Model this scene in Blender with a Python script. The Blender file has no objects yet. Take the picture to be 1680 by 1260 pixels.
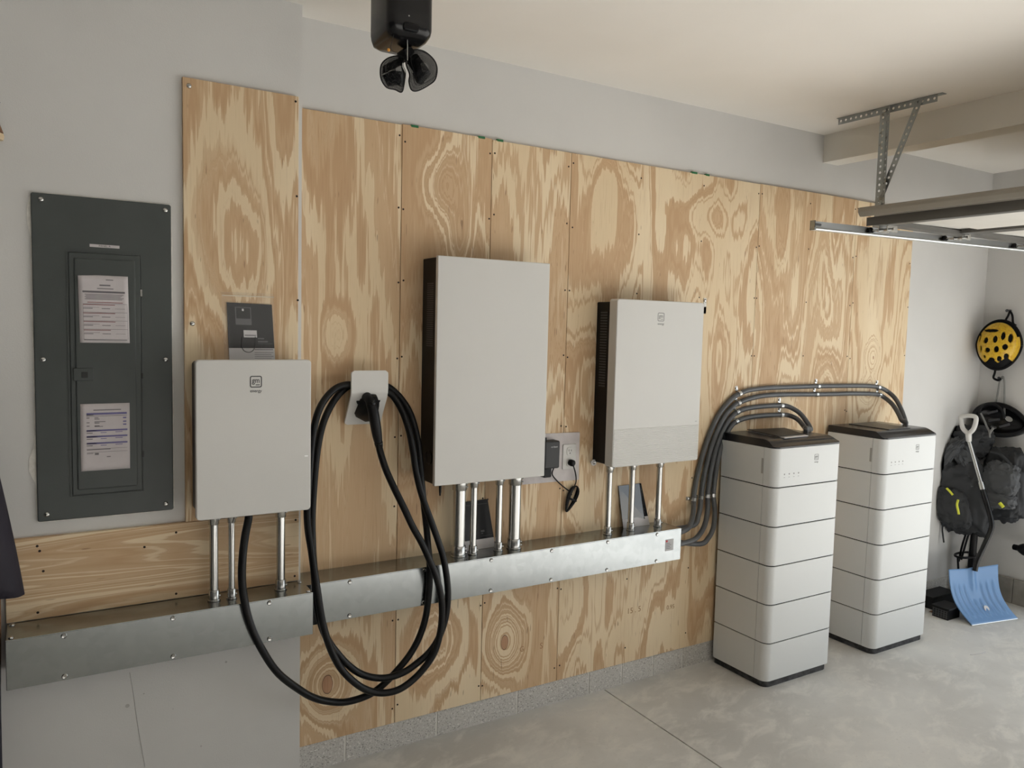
import bpy, bmesh, math, random
from mathutils import Vector, Matrix, noise as mnoise

random.seed(7)
SC = bpy.context.scene
COL = SC.collection
PI = math.pi

# ------------------------------------------------------------------ camera
YAW, PITCH, ROLL, FPX = 0.5432777, 0.0744766, 0.0240129, 1273.17
CAM = Vector((0.0, -2.896083, 1.768164))


def cam_axes():
    f = Vector((math.sin(YAW) * math.cos(PITCH), math.cos(YAW) * math.cos(PITCH), -math.sin(PITCH)))
    r = f.cross(Vector((0, 0, 1))).normalized()
    u = r.cross(f)
    c, s = math.cos(ROLL), math.sin(ROLL)
    return c * r + s * u, -s * r + c * u, f


AX_R, AX_U, AX_F = cam_axes()
cam_data = bpy.data.cameras.new('camera')
cam_data.sensor_width = 36.0
cam_data.sensor_fit = 'HORIZONTAL'
cam_data.lens = FPX / 1680.0 * 36.0
cam_data.clip_start = 0.05
cam = bpy.data.objects.new('camera', cam_data)
COL.objects.link(cam)
M = Matrix((AX_R, AX_U, -AX_F)).transposed().to_4x4()
M.translation = CAM
cam.matrix_world = M
SC.camera = cam


def U(u, v, ax, val):
    """photo pixel (1680x1260) -> point on the plane ax = val"""
    d = AX_R * ((u - 840) / FPX) + AX_U * ((630 - v) / FPX) + AX_F
    i = 'xyz'.index(ax)
    return CAM + d * ((val - CAM[i]) / d[i])


# ------------------------------------------------------------------ world, light, exposure
SKY_STRENGTH = 2.3
world = bpy.data.worlds.new('sky')
SC.world = world
world.use_nodes = True
bg = world.node_tree.nodes['Background']
bg.inputs['Color'].default_value = (0.86, 0.94, 1.0, 1)
bg.inputs['Strength'].default_value = SKY_STRENGTH

OPEN_Y0, OPEN_Y1, OPEN_Z = -0.62, -5.50, 2.16       # the open garage door way in the right wall
XR = 5.5275                                        # right wall
HC = 2.8754                                        # ceiling
YR = -6.6                                          # rear wall, behind the camera
XL = -2.6                                          # left end of the room
DOOR2 = (-1.6, 1.0, 2.1)                           # doorway in the rear wall: x0, x1, top

portal_data = bpy.data.lights.new('doorway_portal', 'AREA')
portal_data.shape = 'RECTANGLE'
portal_data.size = OPEN_Y0 - OPEN_Y1
portal_data.size_y = OPEN_Z
portal_data.cycles.is_portal = True
portal = bpy.data.objects.new('doorway_portal', portal_data)
COL.objects.link(portal)
portal.location = (XR + 0.12, (OPEN_Y0 + OPEN_Y1) / 2, OPEN_Z / 2)
portal.rotation_euler = (PI / 2, 0, PI / 2)

sun_data = bpy.data.lights.new('sun', 'SUN')
sun_data.energy = 38.0
sun_data.angle = 0.01
sun_data.color = (1.0, 0.985, 0.965)
sun = bpy.data.objects.new('sun', sun_data)
COL.objects.link(sun)
sun.rotation_euler = Vector((-0.85, -0.42, -0.32)).to_track_quat('-Z', 'Y').to_euler()   # through the doorway onto the floor right of the picture

vs = SC.view_settings
vs.view_transform = 'Standard'
vs.look = 'None'
vs.gamma = 1.0
vs.use_curve_mapping = False
vs.exposure = -0.19
SC.cycles.max_bounces = 12
SC.cycles.diffuse_bounces = 8
SC.cycles.glossy_bounces = 5
SC.cycles.use_denoising = True
SC.cycles.sample_clamp_indirect = 6.0


# ------------------------------------------------------------------ node helpers
class Ex:
    """socket arithmetic"""
    def __init__(self, nt, s):
        self.nt, self.s = nt, s

    def _m(self, op, o=None, o2=None, clamp=False):
        n = self.nt.nodes.new('ShaderNodeMath')
        n.operation = op
        n.use_clamp = clamp
        for i, a in enumerate((self, o, o2)):
            if a is None:
                continue
            if isinstance(a, Ex):
                self.nt.links.new(a.s, n.inputs[i])
            else:
                n.inputs[i].default_value = a
        return Ex(self.nt, n.outputs[0])

    def __add__(self, o): return self._m('ADD', o)
    __radd__ = __add__
    def __sub__(self, o): return self._m('SUBTRACT', o)
    def __mul__(self, o): return self._m('MULTIPLY', o)
    __rmul__ = __mul__
    def __truediv__(self, o): return self._m('DIVIDE', o)
    def sin(self): return self._m('SINE')
    def exp(self): return self._m('EXPONENT')
    def abs(self): return self._m('ABSOLUTE')
    def frac(self): return self._m('FRACT')
    def sqrt(self): return self._m('SQRT')
    def clamp(self): return self._m('ADD', 0.0, clamp=True)

    def step(self, a, b, lo=0.0, hi=1.0):
        n = self.nt.nodes.new('ShaderNodeMapRange')
        n.interpolation_type = 'SMOOTHSTEP'
        self.nt.links.new(self.s, n.inputs[0])
        for i, x in zip((1, 2, 3, 4), (a, b, lo, hi)):
            n.inputs[i].default_value = x
        return Ex(self.nt, n.outputs[0])


class Mat:
    def __init__(self, name):
        self.m = bpy.data.materials.new(name)
        self.m.use_nodes = True
        self.nt = self.m.node_tree
        self.b = self.nt.nodes['Principled BSDF']
        tc = self.nt.nodes.new('ShaderNodeTexCoord')
        self.co = tc.outputs['Object']
        sep = self.nt.nodes.new('ShaderNodeSeparateXYZ')
        self.nt.links.new(self.co, sep.inputs[0])
        self.x, self.y, self.z = (Ex(self.nt, o) for o in sep.outputs)

    def noise(self, x=None, y=None, z=None, scale=1.0, detail=2.0, rough=0.5, dist=0.0):
        n = self.nt.nodes.new('ShaderNodeTexNoise')
        n.inputs['Scale'].default_value = scale
        n.inputs['Detail'].default_value = detail
        n.inputs['Roughness'].default_value = rough
        n.inputs['Distortion'].default_value = dist
        if x is None:
            self.nt.links.new(self.co, n.inputs['Vector'])
        else:
            c = self.nt.nodes.new('ShaderNodeCombineXYZ')
            for i, a in enumerate((x, y, z)):
                if isinstance(a, Ex):
                    self.nt.links.new(a.s, c.inputs[i])
                elif a is not None:
                    c.inputs[i].default_value = a
            self.nt.links.new(c.outputs[0], n.inputs['Vector'])
        return Ex(self.nt, n.outputs[0])

    def mix(self, fac, a, b):
        n = self.nt.nodes.new('ShaderNodeMix')
        n.data_type = 'RGBA'
        if isinstance(fac, Ex):
            self.nt.links.new(fac.s, n.inputs[0])
        else:
            n.inputs[0].default_value = fac
        for i, c in ((6, a), (7, b)):
            if isinstance(c, tuple):
                n.inputs[i].default_value = (*c, 1)
            else:
                self.nt.links.new(c, n.inputs[i])
        return n.outputs[2]

    def out(self, color=None, rough=None, metal=None, height=None, dist=0.001, strength=1.0, **kw):
        if color is not None:
            if isinstance(color, tuple):
                self.b.inputs['Base Color'].default_value = (*color, 1)
            else:
                self.nt.links.new(color, self.b.inputs['Base Color'])
        for k, v in (('Roughness', rough), ('Metallic', metal)):
            if isinstance(v, Ex):
                self.nt.links.new(v.s, self.b.inputs[k])
            elif v is not None:
                self.b.inputs[k].default_value = v
        if height is not None:
            bp = self.nt.nodes.new('ShaderNodeBump')
            bp.inputs['Distance'].default_value = dist
            bp.inputs['Strength'].default_value = strength
            self.nt.links.new(height.s, bp.inputs['Height'])
            self.nt.links.new(bp.outputs[0], self.b.inputs['Normal'])
        for k, v in kw.items():
            self.b.inputs[k].default_value = v
        return self.m


def lin(r, g, b):
    f = lambda c: (c / 255 / 12.92) if c / 255 <= 0.04045 else ((c / 255 + 0.055) / 1.055) ** 2.4
    return (f(r), f(g), f(b))


def plain(name, col, rough=0.5, metal=0.0, **kw):
    return Mat(name).out(col, rough, metal, **kw)


def painted(name, col, col2, scale=1.6, rough=0.75, bump=0.35):
    m = Mat(name)
    n = m.noise(scale=scale, detail=4)
    f = m.noise(scale=260, detail=2)
    return m.out(m.mix(n.step(0.3, 0.7), col, col2), rough, 0.0, f, 0.0008, bump)


def plywood(name, seed, wide, knots=(), horiz=False, tone=0.0, gx=3.1, gz=0.52, bands=7.0):
    """rotary cut pine: irregular contour bands of a stretched noise field, with oval knots"""
    m = Mat(name)
    a, b = (m.z, m.x) if horiz else (m.x, m.z)         # a across the grain, b along it
    wob = m.noise(a * 13, seed + 3.3, b * 1.3, 1.0, 3.0, 0.6)
    fine = m.noise(a * 85, seed + 9.1, b * 3.0, 1.0, 2.0, 0.6)
    fld = m.noise(a * gx, seed, b * gz, 1.0, 1.0, 0.40, 0.2) * bands
    fld = fld + (m.noise(a * 0.8, seed + 5.0, b * 0.3, 1.0, 0.0) * 3.0) + wob * wide + fine * (0.55 if not horiz else 0.2)
    heart = None
    for kx, kz, sx, sz, amp, core in knots:
        dx, dz = (a - kx) / sx, (b - kz) / sz
        r2 = dx * dx + dz * dz
        fld = fld + (r2 * -1.0).exp() * amp
        if core:
            h = ((a - kx) * (a - kx) / (core * core) + (b - kz) * (b - kz) / (core * core * 3.2)).sqrt() + (wob - 0.5) * 0.5
            h = h.step(1.06, 0.90)
            heart = h if heart is None else (heart + h).clamp()
    n1 = m.noise(fld * 3.4, seed + 20.0, 0.5, 1.0, 1.0, 0.4)       # uneven ring widths
    shade = m.noise(a * 5, seed + 1.7, b * 0.8, 1.0, 2.0)
    s = n1 + (shade - 0.5) * 0.12
    band = s.step(0.452, 0.515)
    pale = lin(226 + tone, 207 + tone, 175 + tone)
    pale2 = lin(217 + tone, 195 + tone, 160 + tone)
    tan = lin(200 + tone, 170 + tone, 134 + tone)
    tan2 = lin(190 + tone, 157 + tone, 120 + tone)
    var = m.noise(a * 3.0, seed + 2.2, b * 0.6, 1.0, 2.0)
    streak = m.noise(a * 230, seed + 4.4, b * 7.0, 1.0, 1.0)
    c1 = m.mix(var.step(0.35, 0.65), pale, pale2)
    c2 = m.mix((s * 6.0).frac().step(0.1, 0.9), tan, tan2)
    c = m.mix(band, c1, c2)
    c = m.mix(streak.step(0.58, 0.78, 0.0, 0.22), c, lin(160, 120, 82))
    fleck = m.noise(a * 130, seed + 7.7, b * 14, 1.0, 0.0)
    c = m.mix(fleck.step(0.80, 0.86, 0.0, 0.55), c, lin(112, 80, 54))
    if heart is not None:
        hc = m.mix(fine, lin(160, 118, 88), lin(196, 154, 120))
        c = m.mix(heart, c, hc)
        c = m.mix((heart * (Ex(m.nt, heart.s) * -1.0 + 1.0) * 4.0).clamp(), c, lin(84, 56, 40))
    return m.out(c, 0.62, 0.0, band * 0.4 + streak, 0.0006, 0.35)


def galvanised(name, col, rough, col2):
    m = Mat(name)
    n = m.noise(scale=9, detail=5, rough=0.6, dist=0.6)
    v = m.nt.nodes.new('ShaderNodeTexVoronoi')
    v.inputs['Scale'].default_value = 38
    m.nt.links.new(m.co, v.inputs['Vector'])
    sp = m.nt.nodes.new('ShaderNodeSeparateColor')
    m.nt.links.new(v.outputs['Color'], sp.inputs[0])
    cell = Ex(m.nt, sp.outputs[0])
    f = (n * 0.7 + cell * 0.3)
    return m.out(m.mix(f.step(0.1, 0.9), col, col2), f * 0.08 + (rough - 0.04), 1.0, n, 0.002, 0.03)


# ------------------------------------------------------------------ materials
MT = {}
MT['wall'] = painted('drywall_paint', lin(208, 207, 205), lin(202, 201, 199))
MT['ceil'] = painted('ceiling_paint', lin(238, 234, 228), lin(230, 226, 219), 0.9, 0.85)
MT['beamp'] = painted('beam_paint', lin(226, 222, 214), lin(218, 214, 205), 0.9, 0.8)
MT['wallg'] = painted('grey_wall_paint', lin(108, 107, 105), lin(98, 97, 95))
MT['scuff'] = painted('scuffed_paint', lin(178, 176, 174), lin(168, 166, 164), 20)
MT['plaster'] = painted('plaster_patch', lin(236, 234, 229), lin(206, 203, 197), 30, 0.9, 0.8)


def concrete_floor():
    m = Mat('floor_concrete')
    n1 = m.noise(scale=1.1, detail=5, rough=0.6)
    n2 = m.noise(m.x * 5 + m.y * 2.0, m.y * 9 - m.x * 3.0, m.z, 1.0, 5, 0.65, 0.5)
    n3 = m.noise(scale=60, detail=3)
    c = m.mix(n1.step(0.3, 0.7), lin(212, 211, 208), lin(188, 187, 184))
    c = m.mix(n2.step(0.45, 0.68, 0, 0.7), c, lin(222, 220, 215))
    c = m.mix(n3.step(0.60, 0.75, 0, 0.30), c, lin(172, 170, 166))
    dx, dy = (m.x - 4.85) / 0.42, (m.y + 1.15) / 0.22
    stain = (dx * dx + dy * dy + (n2 - 0.5) * 1.6).step(1.2, 0.1, 0.0, 0.45)
    c = m.mix(stain, c, lin(112, 92, 80))
    return m.out(c, n1 * 0.25 + 0.38, 0.0, n2 * 0.6 + n3 * 0.4, 0.0015, 0.35)


def concrete_block():
    m = Mat('block_concrete')
    n1 = m.noise(scale=4, detail=3)
    n2 = m.noise(scale=170, detail=3, rough=0.7)
    n3 = m.noise(scale=95, detail=1)
    c = m.mix(n1, lin(206, 204, 200), lin(190, 188, 184))
    c = m.mix(n2.step(0.54, 0.66, 0, 0.75), c, lin(98, 96, 93))
    c = m.mix(n3.step(0.60, 0.70, 0, 0.7), c, lin(232, 230, 226))
    return m.out(c, 0.92, 0.0, n2, 0.004, 0.7)


MT['floor'] = concrete_floor()
MT['block'] = concrete_block()
MT['mortar'] = painted('mortar', lin(224, 222, 217), lin(206, 204, 199), 25, 0.95, 0.8)
MT['curb'] = painted('curb_concrete', lin(150, 147, 141), lin(122, 119, 114), 8, 0.9, 0.8)
MT['drive'] = painted('driveway_concrete', lin(190, 188, 182), lin(172, 170, 164), 1.0, 0.9, 0.5)
MT['white'] = painted('white_powder_coat', lin(207, 206, 203), lin(204, 203, 200), 2, 0.42, 0.12)
MT['bwhite'] = painted('battery_white_shell', lin(212, 214, 214), lin(209, 211, 211), 2, 0.45, 0.10)
MT['black'] = plain('black_plastic', (0.005, 0.005, 0.006), 0.42, 0.0, **{'Specular IOR Level': 0.22})
MT['gloss'] = plain('black_gloss_plastic', (0.007, 0.007, 0.008), 0.22, 0.0, **{'Specular IOR Level': 0.35})
MT['matte'] = plain('black_matte', (0.005, 0.005, 0.006), 0.75, 0.0, **{'Specular IOR Level': 0.15})
MT['darkgrey'] = plain('dark_grey_plastic', lin(62, 63, 66), 0.5)
MT['capm'] = plain('dark_cap_plastic', lin(32, 32, 36), 0.26)
MT['side'] = plain('grey_plastic', lin(158, 157, 154), 0.55)
MT['logo'] = plain('logo_ink', lin(66, 66, 68), 0.6)
MT['logofaint'] = plain('pale_logo_ink', lin(140, 140, 140), 0.6)
MT['rubber'] = plain('cable_rubber', (0.004, 0.004, 0.0045), 0.38, 0.0, **{'Specular IOR Level': 0.25})
MT['galv'] = galvanised('galvanised_sheet', lin(164, 168, 169), 0.21, lin(154, 158, 159))
MT['emt'] = plain('conduit_steel', lin(186, 186, 184), 0.24, 1.0)
MT['trackm'] = plain('track_zinc', lin(214, 217, 219), 0.33, 0.85)
MT['chrome'] = plain('zinc_bright', lin(196, 196, 194), 0.22, 1.0)
MT['screw'] = plain('screw_dark', lin(52, 42, 36), 0.5, 0.6)
MT['panelg'] = painted('panel_green_grey', lin(66, 71, 70), lin(61, 66, 65), 6, 0.40, 0.25)
MT['panelb'] = plain('latch_black', (0.012, 0.014, 0.014), 0.45)
MT['paper'] = painted('paper', lin(200, 194, 196), lin(192, 186, 188), 12, 0.85, 0.1)
MT['ink'] = plain('paper_ink', lin(112, 108, 112), 0.8)
MT['inkred'] = plain('paper_ink_red', lin(140, 92, 92), 0.8)
MT['inkblue'] = plain('paper_ink_blue', lin(112, 108, 150), 0.8)
MT['flexm'] = None


def flex_mat():
    m = Mat('flexible_conduit_pvc')
    n = m.noise(scale=30, detail=2)
    return m.out(m.mix(n, lin(78, 80, 83), lin(92, 94, 97)), 0.34)


MT['flexm'] = flex_mat()
MT['cardblk'] = plain('card_black_print', lin(26, 26, 28), 0.35, 0.0, **{'Specular IOR Level': 0.3})
MT['cardwht'] = plain('card_white_print', lin(200, 198, 200), 0.5)
MT['cardgry'] = plain('card_grey_print', lin(86, 86, 88), 0.5)


def clear_film():
    m = Mat('clear_film')
    return m.out((0.95, 0.95, 0.95), 0.18, 0.0, Alpha=0.07)


MT['film'] = clear_film()
MT['netm'] = plain('black_net', (0.006, 0.006, 0.007), 0.4, 0.0, Alpha=0.5)
MT['foil'] = plain('film_seam', lin(222, 214, 198), 0.3, 0.0, Alpha=0.55)
MT['bracket'] = plain('bracket_steel', lin(150, 154, 153), 0.42, 0.85)
MT['doorpaint'] = painted('door_white_paint', lin(206, 203, 197), lin(198, 195, 188), 3, 0.6, 0.2)
MT['strut'] = painted('door_strut_taupe', lin(140, 134, 124), lin(132, 126, 116), 3, 0.55, 0.2)
MT['strutd'] = painted('door_rail_dark', lin(92, 90, 86), lin(84, 82, 78), 6, 0.5, 0.2)


def fabric(name, c1, c2, sc=700):
    m = Mat(name)
    n = m.noise(scale=18, detail=4)
    w = m.noise(scale=sc, detail=1)
    return m.out(m.mix(n, c1, c2), 0.72, 0.0, w, 0.0006, 0.4)


MT['bagb'] = fabric('bag_black_nylon', lin(34, 35, 38), lin(46, 48, 51))
MT['bagg'] = fabric('bag_charcoal_nylon', lin(62, 64, 67), lin(78, 80, 83))
MT['jacket'] = fabric('jacket_purple_black', lin(36, 31, 45), lin(27, 24, 34))
MT['yel'] = plain('zip_yellow', lin(206, 208, 60), 0.6)


def helmet_yellow():
    m = Mat('helmet_yellow_shell')
    n = m.noise(scale=60, detail=4, rough=0.7)
    return m.out(m.mix(n.step(0.45, 0.65), lin(206, 168, 34), lin(186, 138, 28)), 0.3)


MT['hely'] = helmet_yellow()
MT['strapg'] = fabric('strap_grey', lin(132, 132, 130), lin(116, 116, 114))
MT['blue'] = plain('shovel_blue', lin(108, 146, 192), 0.34)
MT['wood'] = plain('brush_wood', lin(120, 84, 58), 0.6)
MT['woodend'] = plain('brush_pale_end', lin(206, 184, 152), 0.6)
MT['orange'] = plain('orange_tag', lin(214, 150, 60), 0.5)
MT['red'] = plain('red_print', lin(176, 52, 60), 0.6)
MT['leaf'] = plain('dry_leaf', lin(120, 84, 62), 0.8)
MT['green'] = plain('green_edge_paint', lin(40, 106, 66), 0.7)


# ------------------------------------------------------------------ mesh helpers (verts in world metres)
class MB:
    def __init__(self):
        self.v, self.f, self.sm = [], [], []

    def add(self, vs, fs, smooth=False):
        o = len(self.v)
        self.v += [tuple(p) for p in vs]
        self.f += [tuple(i + o for i in f) for f in fs]
        self.sm += [smooth] * len(fs)
        return self

    def box(self, x0, x1, y0, y1, z0, z1):
        x0, x1 = sorted((x0, x1)); y0, y1 = sorted((y0, y1)); z0, z1 = sorted((z0, z1))
        vs = [(x, y, z) for z in (z0, z1) for y in (y0, y1) for x in (x0, x1)]
        return self.add(vs, [(0, 2, 3, 1), (4, 5, 7, 6), (0, 1, 5, 4), (2, 6, 7, 3), (0, 4, 6, 2), (1, 3, 7, 5)])

    def loft(self, rings, cap=True, smooth=False, close=False):
        """rings: lists of equal length, each a closed loop"""
        n = len(rings[0])
        vs = [p for r in rings for p in r]
        fs = []
        m = len(rings)
        for i in range(m if close else m - 1):
            a, b = i * n, ((i + 1) % m) * n
            for j in range(n):
                k = (j + 1) % n
                fs.append((a + j, a + k, b + k, b + j))
        o = len(self.f)
        self.add(vs, fs, smooth)
        if cap and not close:
            self.add(rings[0], [tuple(range(n))[::-1]])
            self.add(rings[-1], [tuple(range(n))])
        return self

    def prism(self, outline, ax, a0, a1, bev=0.0, bev0=0.0):
        """outline [(p,q)] extruded along ax from a0 to a1; bev chamfers the a1 rim, bev0 the a0 rim"""
        def ring(d, off):
            pts = inset(outline, off) if off else outline
            if ax == 'y':
                return [(p, d, q) for p, q in pts]
            if ax == 'x':
                return [(d, p, q) for p, q in pts]
            return [(p, q, d) for p, q in pts]
        s = 1 if a1 > a0 else -1
        rings = []
        if bev0:
            rings += [ring(a0, bev0), ring(a0 + s * bev0, 0)]
        else:
            rings.append(ring(a0, 0))
        if bev:
            rings += [ring(a1 - s * bev, 0), ring(a1 - s * bev * 0.3, bev * 0.3), ring(a1, bev)]
        else:
            rings.append(ring(a1, 0))
        return self.loft(rings)

    def tube(self, pts, r, n=10, cap=True):
        pts = [Vector(p) for p in pts]
        t = (pts[1] - pts[0]).normalized()
        up = Vector((0, 0, 1)) if abs(t.z) < 0.9 else Vector((1, 0, 0))
        a = t.cross(up).normalized()
        rings = []
        for i, p in enumerate(pts):
            t = (pts[min(i + 1, len(pts) - 1)] - pts[max(i - 1, 0)])
            if t.length < 1e-9:
                continue
            t.normalize()
            a = (a - t * a.dot(t)).normalized()
            b = t.cross(a)
            rr = r[i] if isinstance(r, (list, tuple)) else r
            rings.append([tuple(p + a * (rr * math.cos(2 * PI * k / n)) + b * (rr * math.sin(2 * PI * k / n))) for k in range(n)])
        return self.loft(rings, cap, True)

    def lathe(self, c, d, prof, n=14):
        """prof [(dist along d, radius)]"""
        c, d = Vector(c), Vector(d).normalized()
        up = Vector((0, 0, 1)) if abs(d.z) < 0.9 else Vector((1, 0, 0))
        a = d.cross(up).normalized(); b = d.cross(a)
        rings = [[tuple(c + d * h + a * (r * math.cos(2 * PI * k / n)) + b * (r * math.sin(2 * PI * k / n))) for k in range(n)] for h, r in prof]
        return self.loft(rings, True, True)

    def grid(self, fn, nu, nv, smooth=True, skip=None):
        vs = [fn(i / nu, j / nv) for j in range(nv + 1) for i in range(nu + 1)]
        w = nu + 1
        fs = [(j * w + i, j * w + i + 1, (j + 1) * w + i + 1, (j + 1) * w + i) for j in range(nv) for i in range(nu)
              if skip is None or not skip((i + .5) / nu, (j + .5) / nv)]
        return self.add(vs, fs, smooth)


def inset(pts, d):
    n = len(pts)
    area = sum(pts[i][0] * pts[(i + 1) % n][1] - pts[(i + 1) % n][0] * pts[i][1] for i in range(n))
    s = 1 if area > 0 else -1
    out = []
    for i in range(n):
        p0, p1, p2 = (Vector(pts[(i + k) % n]) for k in (-1, 0, 1))
        e1, e2 = (p1 - p0), (p2 - p1)
        e1 = e1.normalized() if e1.length > 1e-9 else e2.normalized()
        e2 = e2.normalized() if e2.length > 1e-9 else e1
        n1, n2 = Vector((-e1.y, e1.x)) * s, Vector((-e2.y, e2.x)) * s
        b = n1 + n2
        b = b / max(b.length_squared, 1e-6) * 2
        if b.length > 3:
            b = b.normalized() * 3
        out.append((p1.x + b.x * d, p1.y + b.y * d))
    return out


def rrect(x0, x1, y0, y1, r, n=5, corners=(1, 1, 1, 1)):
    """rounded rectangle outline, ccw; corners order: (x0,y0),(x1,y0),(x1,y1),(x0,y1)"""
    pts = []
    for k, (cx, cy, a0) in enumerate(((x0, y0, PI), (x1, y0, 1.5 * PI), (x1, y1, 0), (x0, y1, 0.5 * PI))):
        if not corners[k] or r <= 0:
            pts.append((cx, cy)); continue
        ox = cx + r if cx == x0 else cx - r
        oy = cy + r if cy == y0 else cy - r
        for i in range(n + 1):
            t = a0 + 0.5 * PI * i / n
            pts.append((ox + r * math.cos(t), oy + r * math.sin(t)))
    return pts


def circle(cx, cy, r, n=16):
    return [(cx + r * math.cos(2 * PI * k / n), cy + r * math.sin(2 * PI * k / n)) for k in range(n)]


def spline(pts, sub=6):
    P = [Vector(p) for p in pts]
    out = []
    for i in range(len(P) - 1):
        p0 = P[i - 1] if i else P[0] * 2 - P[1]
        p1, p2 = P[i], P[i + 1]
        p3 = P[i + 2] if i + 2 < len(P) else P[-1] * 2 - P[-2]
        for k in range(sub):
            t = k / sub
            out.append(0.5 * ((2 * p1) + (p2 - p0) * t + (2 * p0 - 5 * p1 + 4 * p2 - p3) * t * t + (3 * p1 - p0 - 3 * p2 + p3) * t ** 3))
    out.append(P[-1])
    return out


def worg(o):
    v = Vector((0, 0, 0))
    while o is not None:
        v = v + o.location
        o = o.parent
    return v


def tag(o, label=None, cat=None, group=None, kind=None):
    for k, v in (('label', label), ('category', cat), ('group', group), ('kind', kind)):
        if v:
            o[k] = v
    return o


def thing(name, label, cat, loc, group=None):
    o = bpy.data.objects.new(name, None)
    COL.objects.link(o)
    o.empty_display_size = 0.05
    o.location = loc
    return tag(o, label, cat, group)


def build(mb, name, mat, parent=None, org=None, label=None):
    """one mesh object from world-space geometry"""
    pw = worg(parent) if parent else Vector((0, 0, 0))
    o0 = Vector(org) if org is not None else (pw if parent else Vector((0, 0, 0)))
    me = bpy.data.meshes.new(name)
    me.from_pydata([(x - o0.x, y - o0.y, z - o0.z) for x, y, z in mb.v], [], mb.f)
    bm = bmesh.new(); bm.from_mesh(me)
    bmesh.ops.remove_doubles(bm, verts=bm.verts, dist=1e-6)
    bmesh.ops.recalc_face_normals(bm, faces=bm.faces)
    bm.to_mesh(me); bm.free()
    me.polygons.foreach_set('use_smooth', [True] * len(me.polygons))
    me.set_sharp_from_angle(angle=math.radians(50 if any(mb.sm) else 20))
    me.materials.append(MT[mat] if isinstance(mat, str) else mat)
    o = bpy.data.objects.new(name, me)
    COL.objects.link(o)
    o.location = o0 - pw
    if parent:
        o.parent = parent
    if label:
        o['label'] = label
    return o


def inst(src, name, loc, parent, rot=None):
    """a part that shares a mesh, at world loc"""
    o = bpy.data.objects.new(name, src)
    COL.objects.link(o)
    o.location = Vector(loc) - (worg(parent) if parent else Vector((0, 0, 0)))
    if rot:
        o.rotation_euler = rot
    if parent:
        o.parent = parent
    return o


def mesh_of(mb, name, mat):
    me = bpy.data.meshes.new(name)
    me.from_pydata(mb.v, [], mb.f)
    bm = bmesh.new(); bm.from_mesh(me)
    bmesh.ops.remove_doubles(bm, verts=bm.verts, dist=1e-6)
    bmesh.ops.recalc_face_normals(bm, faces=bm.faces)
    bm.to_mesh(me); bm.free()
    me.polygons.foreach_set('use_smooth', [True] * len(me.polygons))
    me.set_sharp_from_angle(angle=math.radians(50 if any(mb.sm) else 20))
    me.materials.append(MT[mat] if isinstance(mat, str) else mat)
    return me


def text_mb(s, size, origin, right=(1, 0, 0), up=(0, 0, 1), depth=0.0006, align='CENTER', bold=0.0, xs=1.0):
    """built-in font turned into geometry"""
    cu = bpy.data.curves.new('txt', 'FONT')
    cu.body = s
    cu.size = size
    cu.align_x = align
    cu.extrude = depth
    cu.offset = bold
    cu.resolution_u = 3
    ob = bpy.data.objects.new('txt', cu)
    COL.objects.link(ob)
    dg = bpy.context.evaluated_depsgraph_get()
    me = bpy.data.meshes.new_from_object(ob.evaluated_get(dg))
    R_, U_ = Vector(right), Vector(up)
    N_ = R_.cross(U_)
    mb = MB()
    O_ = Vector(origin)
    mb.add([O_ + R_ * (v.co.x * xs) + U_ * v.co.y + N_ * v.co.z for v in me.vertices], [tuple(p.vertices) for p in me.polygons])
    bpy.data.objects.remove(ob)
    bpy.data.curves.remove(cu)
    bpy.data.meshes.remove(me)
    return mb


def merge(a, b):
    a.add(b.v, b.f)
    return a


def frame_mb(mb, x0, x1, z0, z1, t, y0, y1, r=0.004):
    """rounded square outline on a -y facing face"""
    o = rrect(x0, x1, z0, z1, r, 4)
    i = inset(o, t)
    n = len(o)
    rings = [[(p, y0, q) for p, q in o], [(p, y1, q) for p, q in o], [(p, y1, q) for p, q in i], [(p, y0, q) for p, q in i]]
    return mb.loft(rings, False, False, True)


def logo(cx, zt, s, y, parent, mat='logo'):
    """framed monogram with the word below; s = frame side"""
    mb = MB()
    frame_mb(mb, cx - s / 2, cx + s / 2, zt - s, zt, s * 0.085, y, y - 0.0006, s * 0.17)
    merge(mb, text_mb('gm', s * 0.66, (cx, y - 0.0003, zt - s * 0.60), depth=0.0003, bold=s * 0.006, xs=0.82))
    mb.box(cx - s * 0.02, cx + s * 0.32, y, y - 0.0006, zt - s * 0.80, zt - s * 0.73)
    build(mb, 'logo_monogram', mat, parent)
    w = text_mb('energy', s * 0.36, (cx, y - 0.0003, zt - s * 1.40), depth=0.0003, bold=s * 0.002, xs=1.0)
    build(w, 'logo_word', mat, parent)


# ------------------------------------------------------------------ the room
root0 = Vector((0, 0, 0))
fl = build(MB().box(XL, XR + 0.2, YR, 0.1, -0.15, -0.012), 'floor', 'curb')
tag(fl, 'grey concrete garage floor with a sawn control joint', kind='structure')
XJ = 2.3254
for a, b in ((XL, XJ - 0.003), (XJ + 0.003, XR + 0.2)):
    build(MB().prism([(a, YR), (b, YR), (b, 0.1), (a, 0.1)], 'z', -0.012, 0.0, 0.0015), 'floor_slab', 'floor', fl)
gr = build(MB().box(XR + 0.2, XR + 40, -30, 26, -0.3, -0.02), 'driveway', 'drive')
tag(gr, 'pale concrete driveway outside the open garage doorway', kind='structure')

ce = build(MB().box(XL, XR + 0.2, YR, 0.1, HC, HC + 0.1), 'ceiling', 'ceil')
tag(ce, 'off-white painted garage ceiling', kind='structure')

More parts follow.
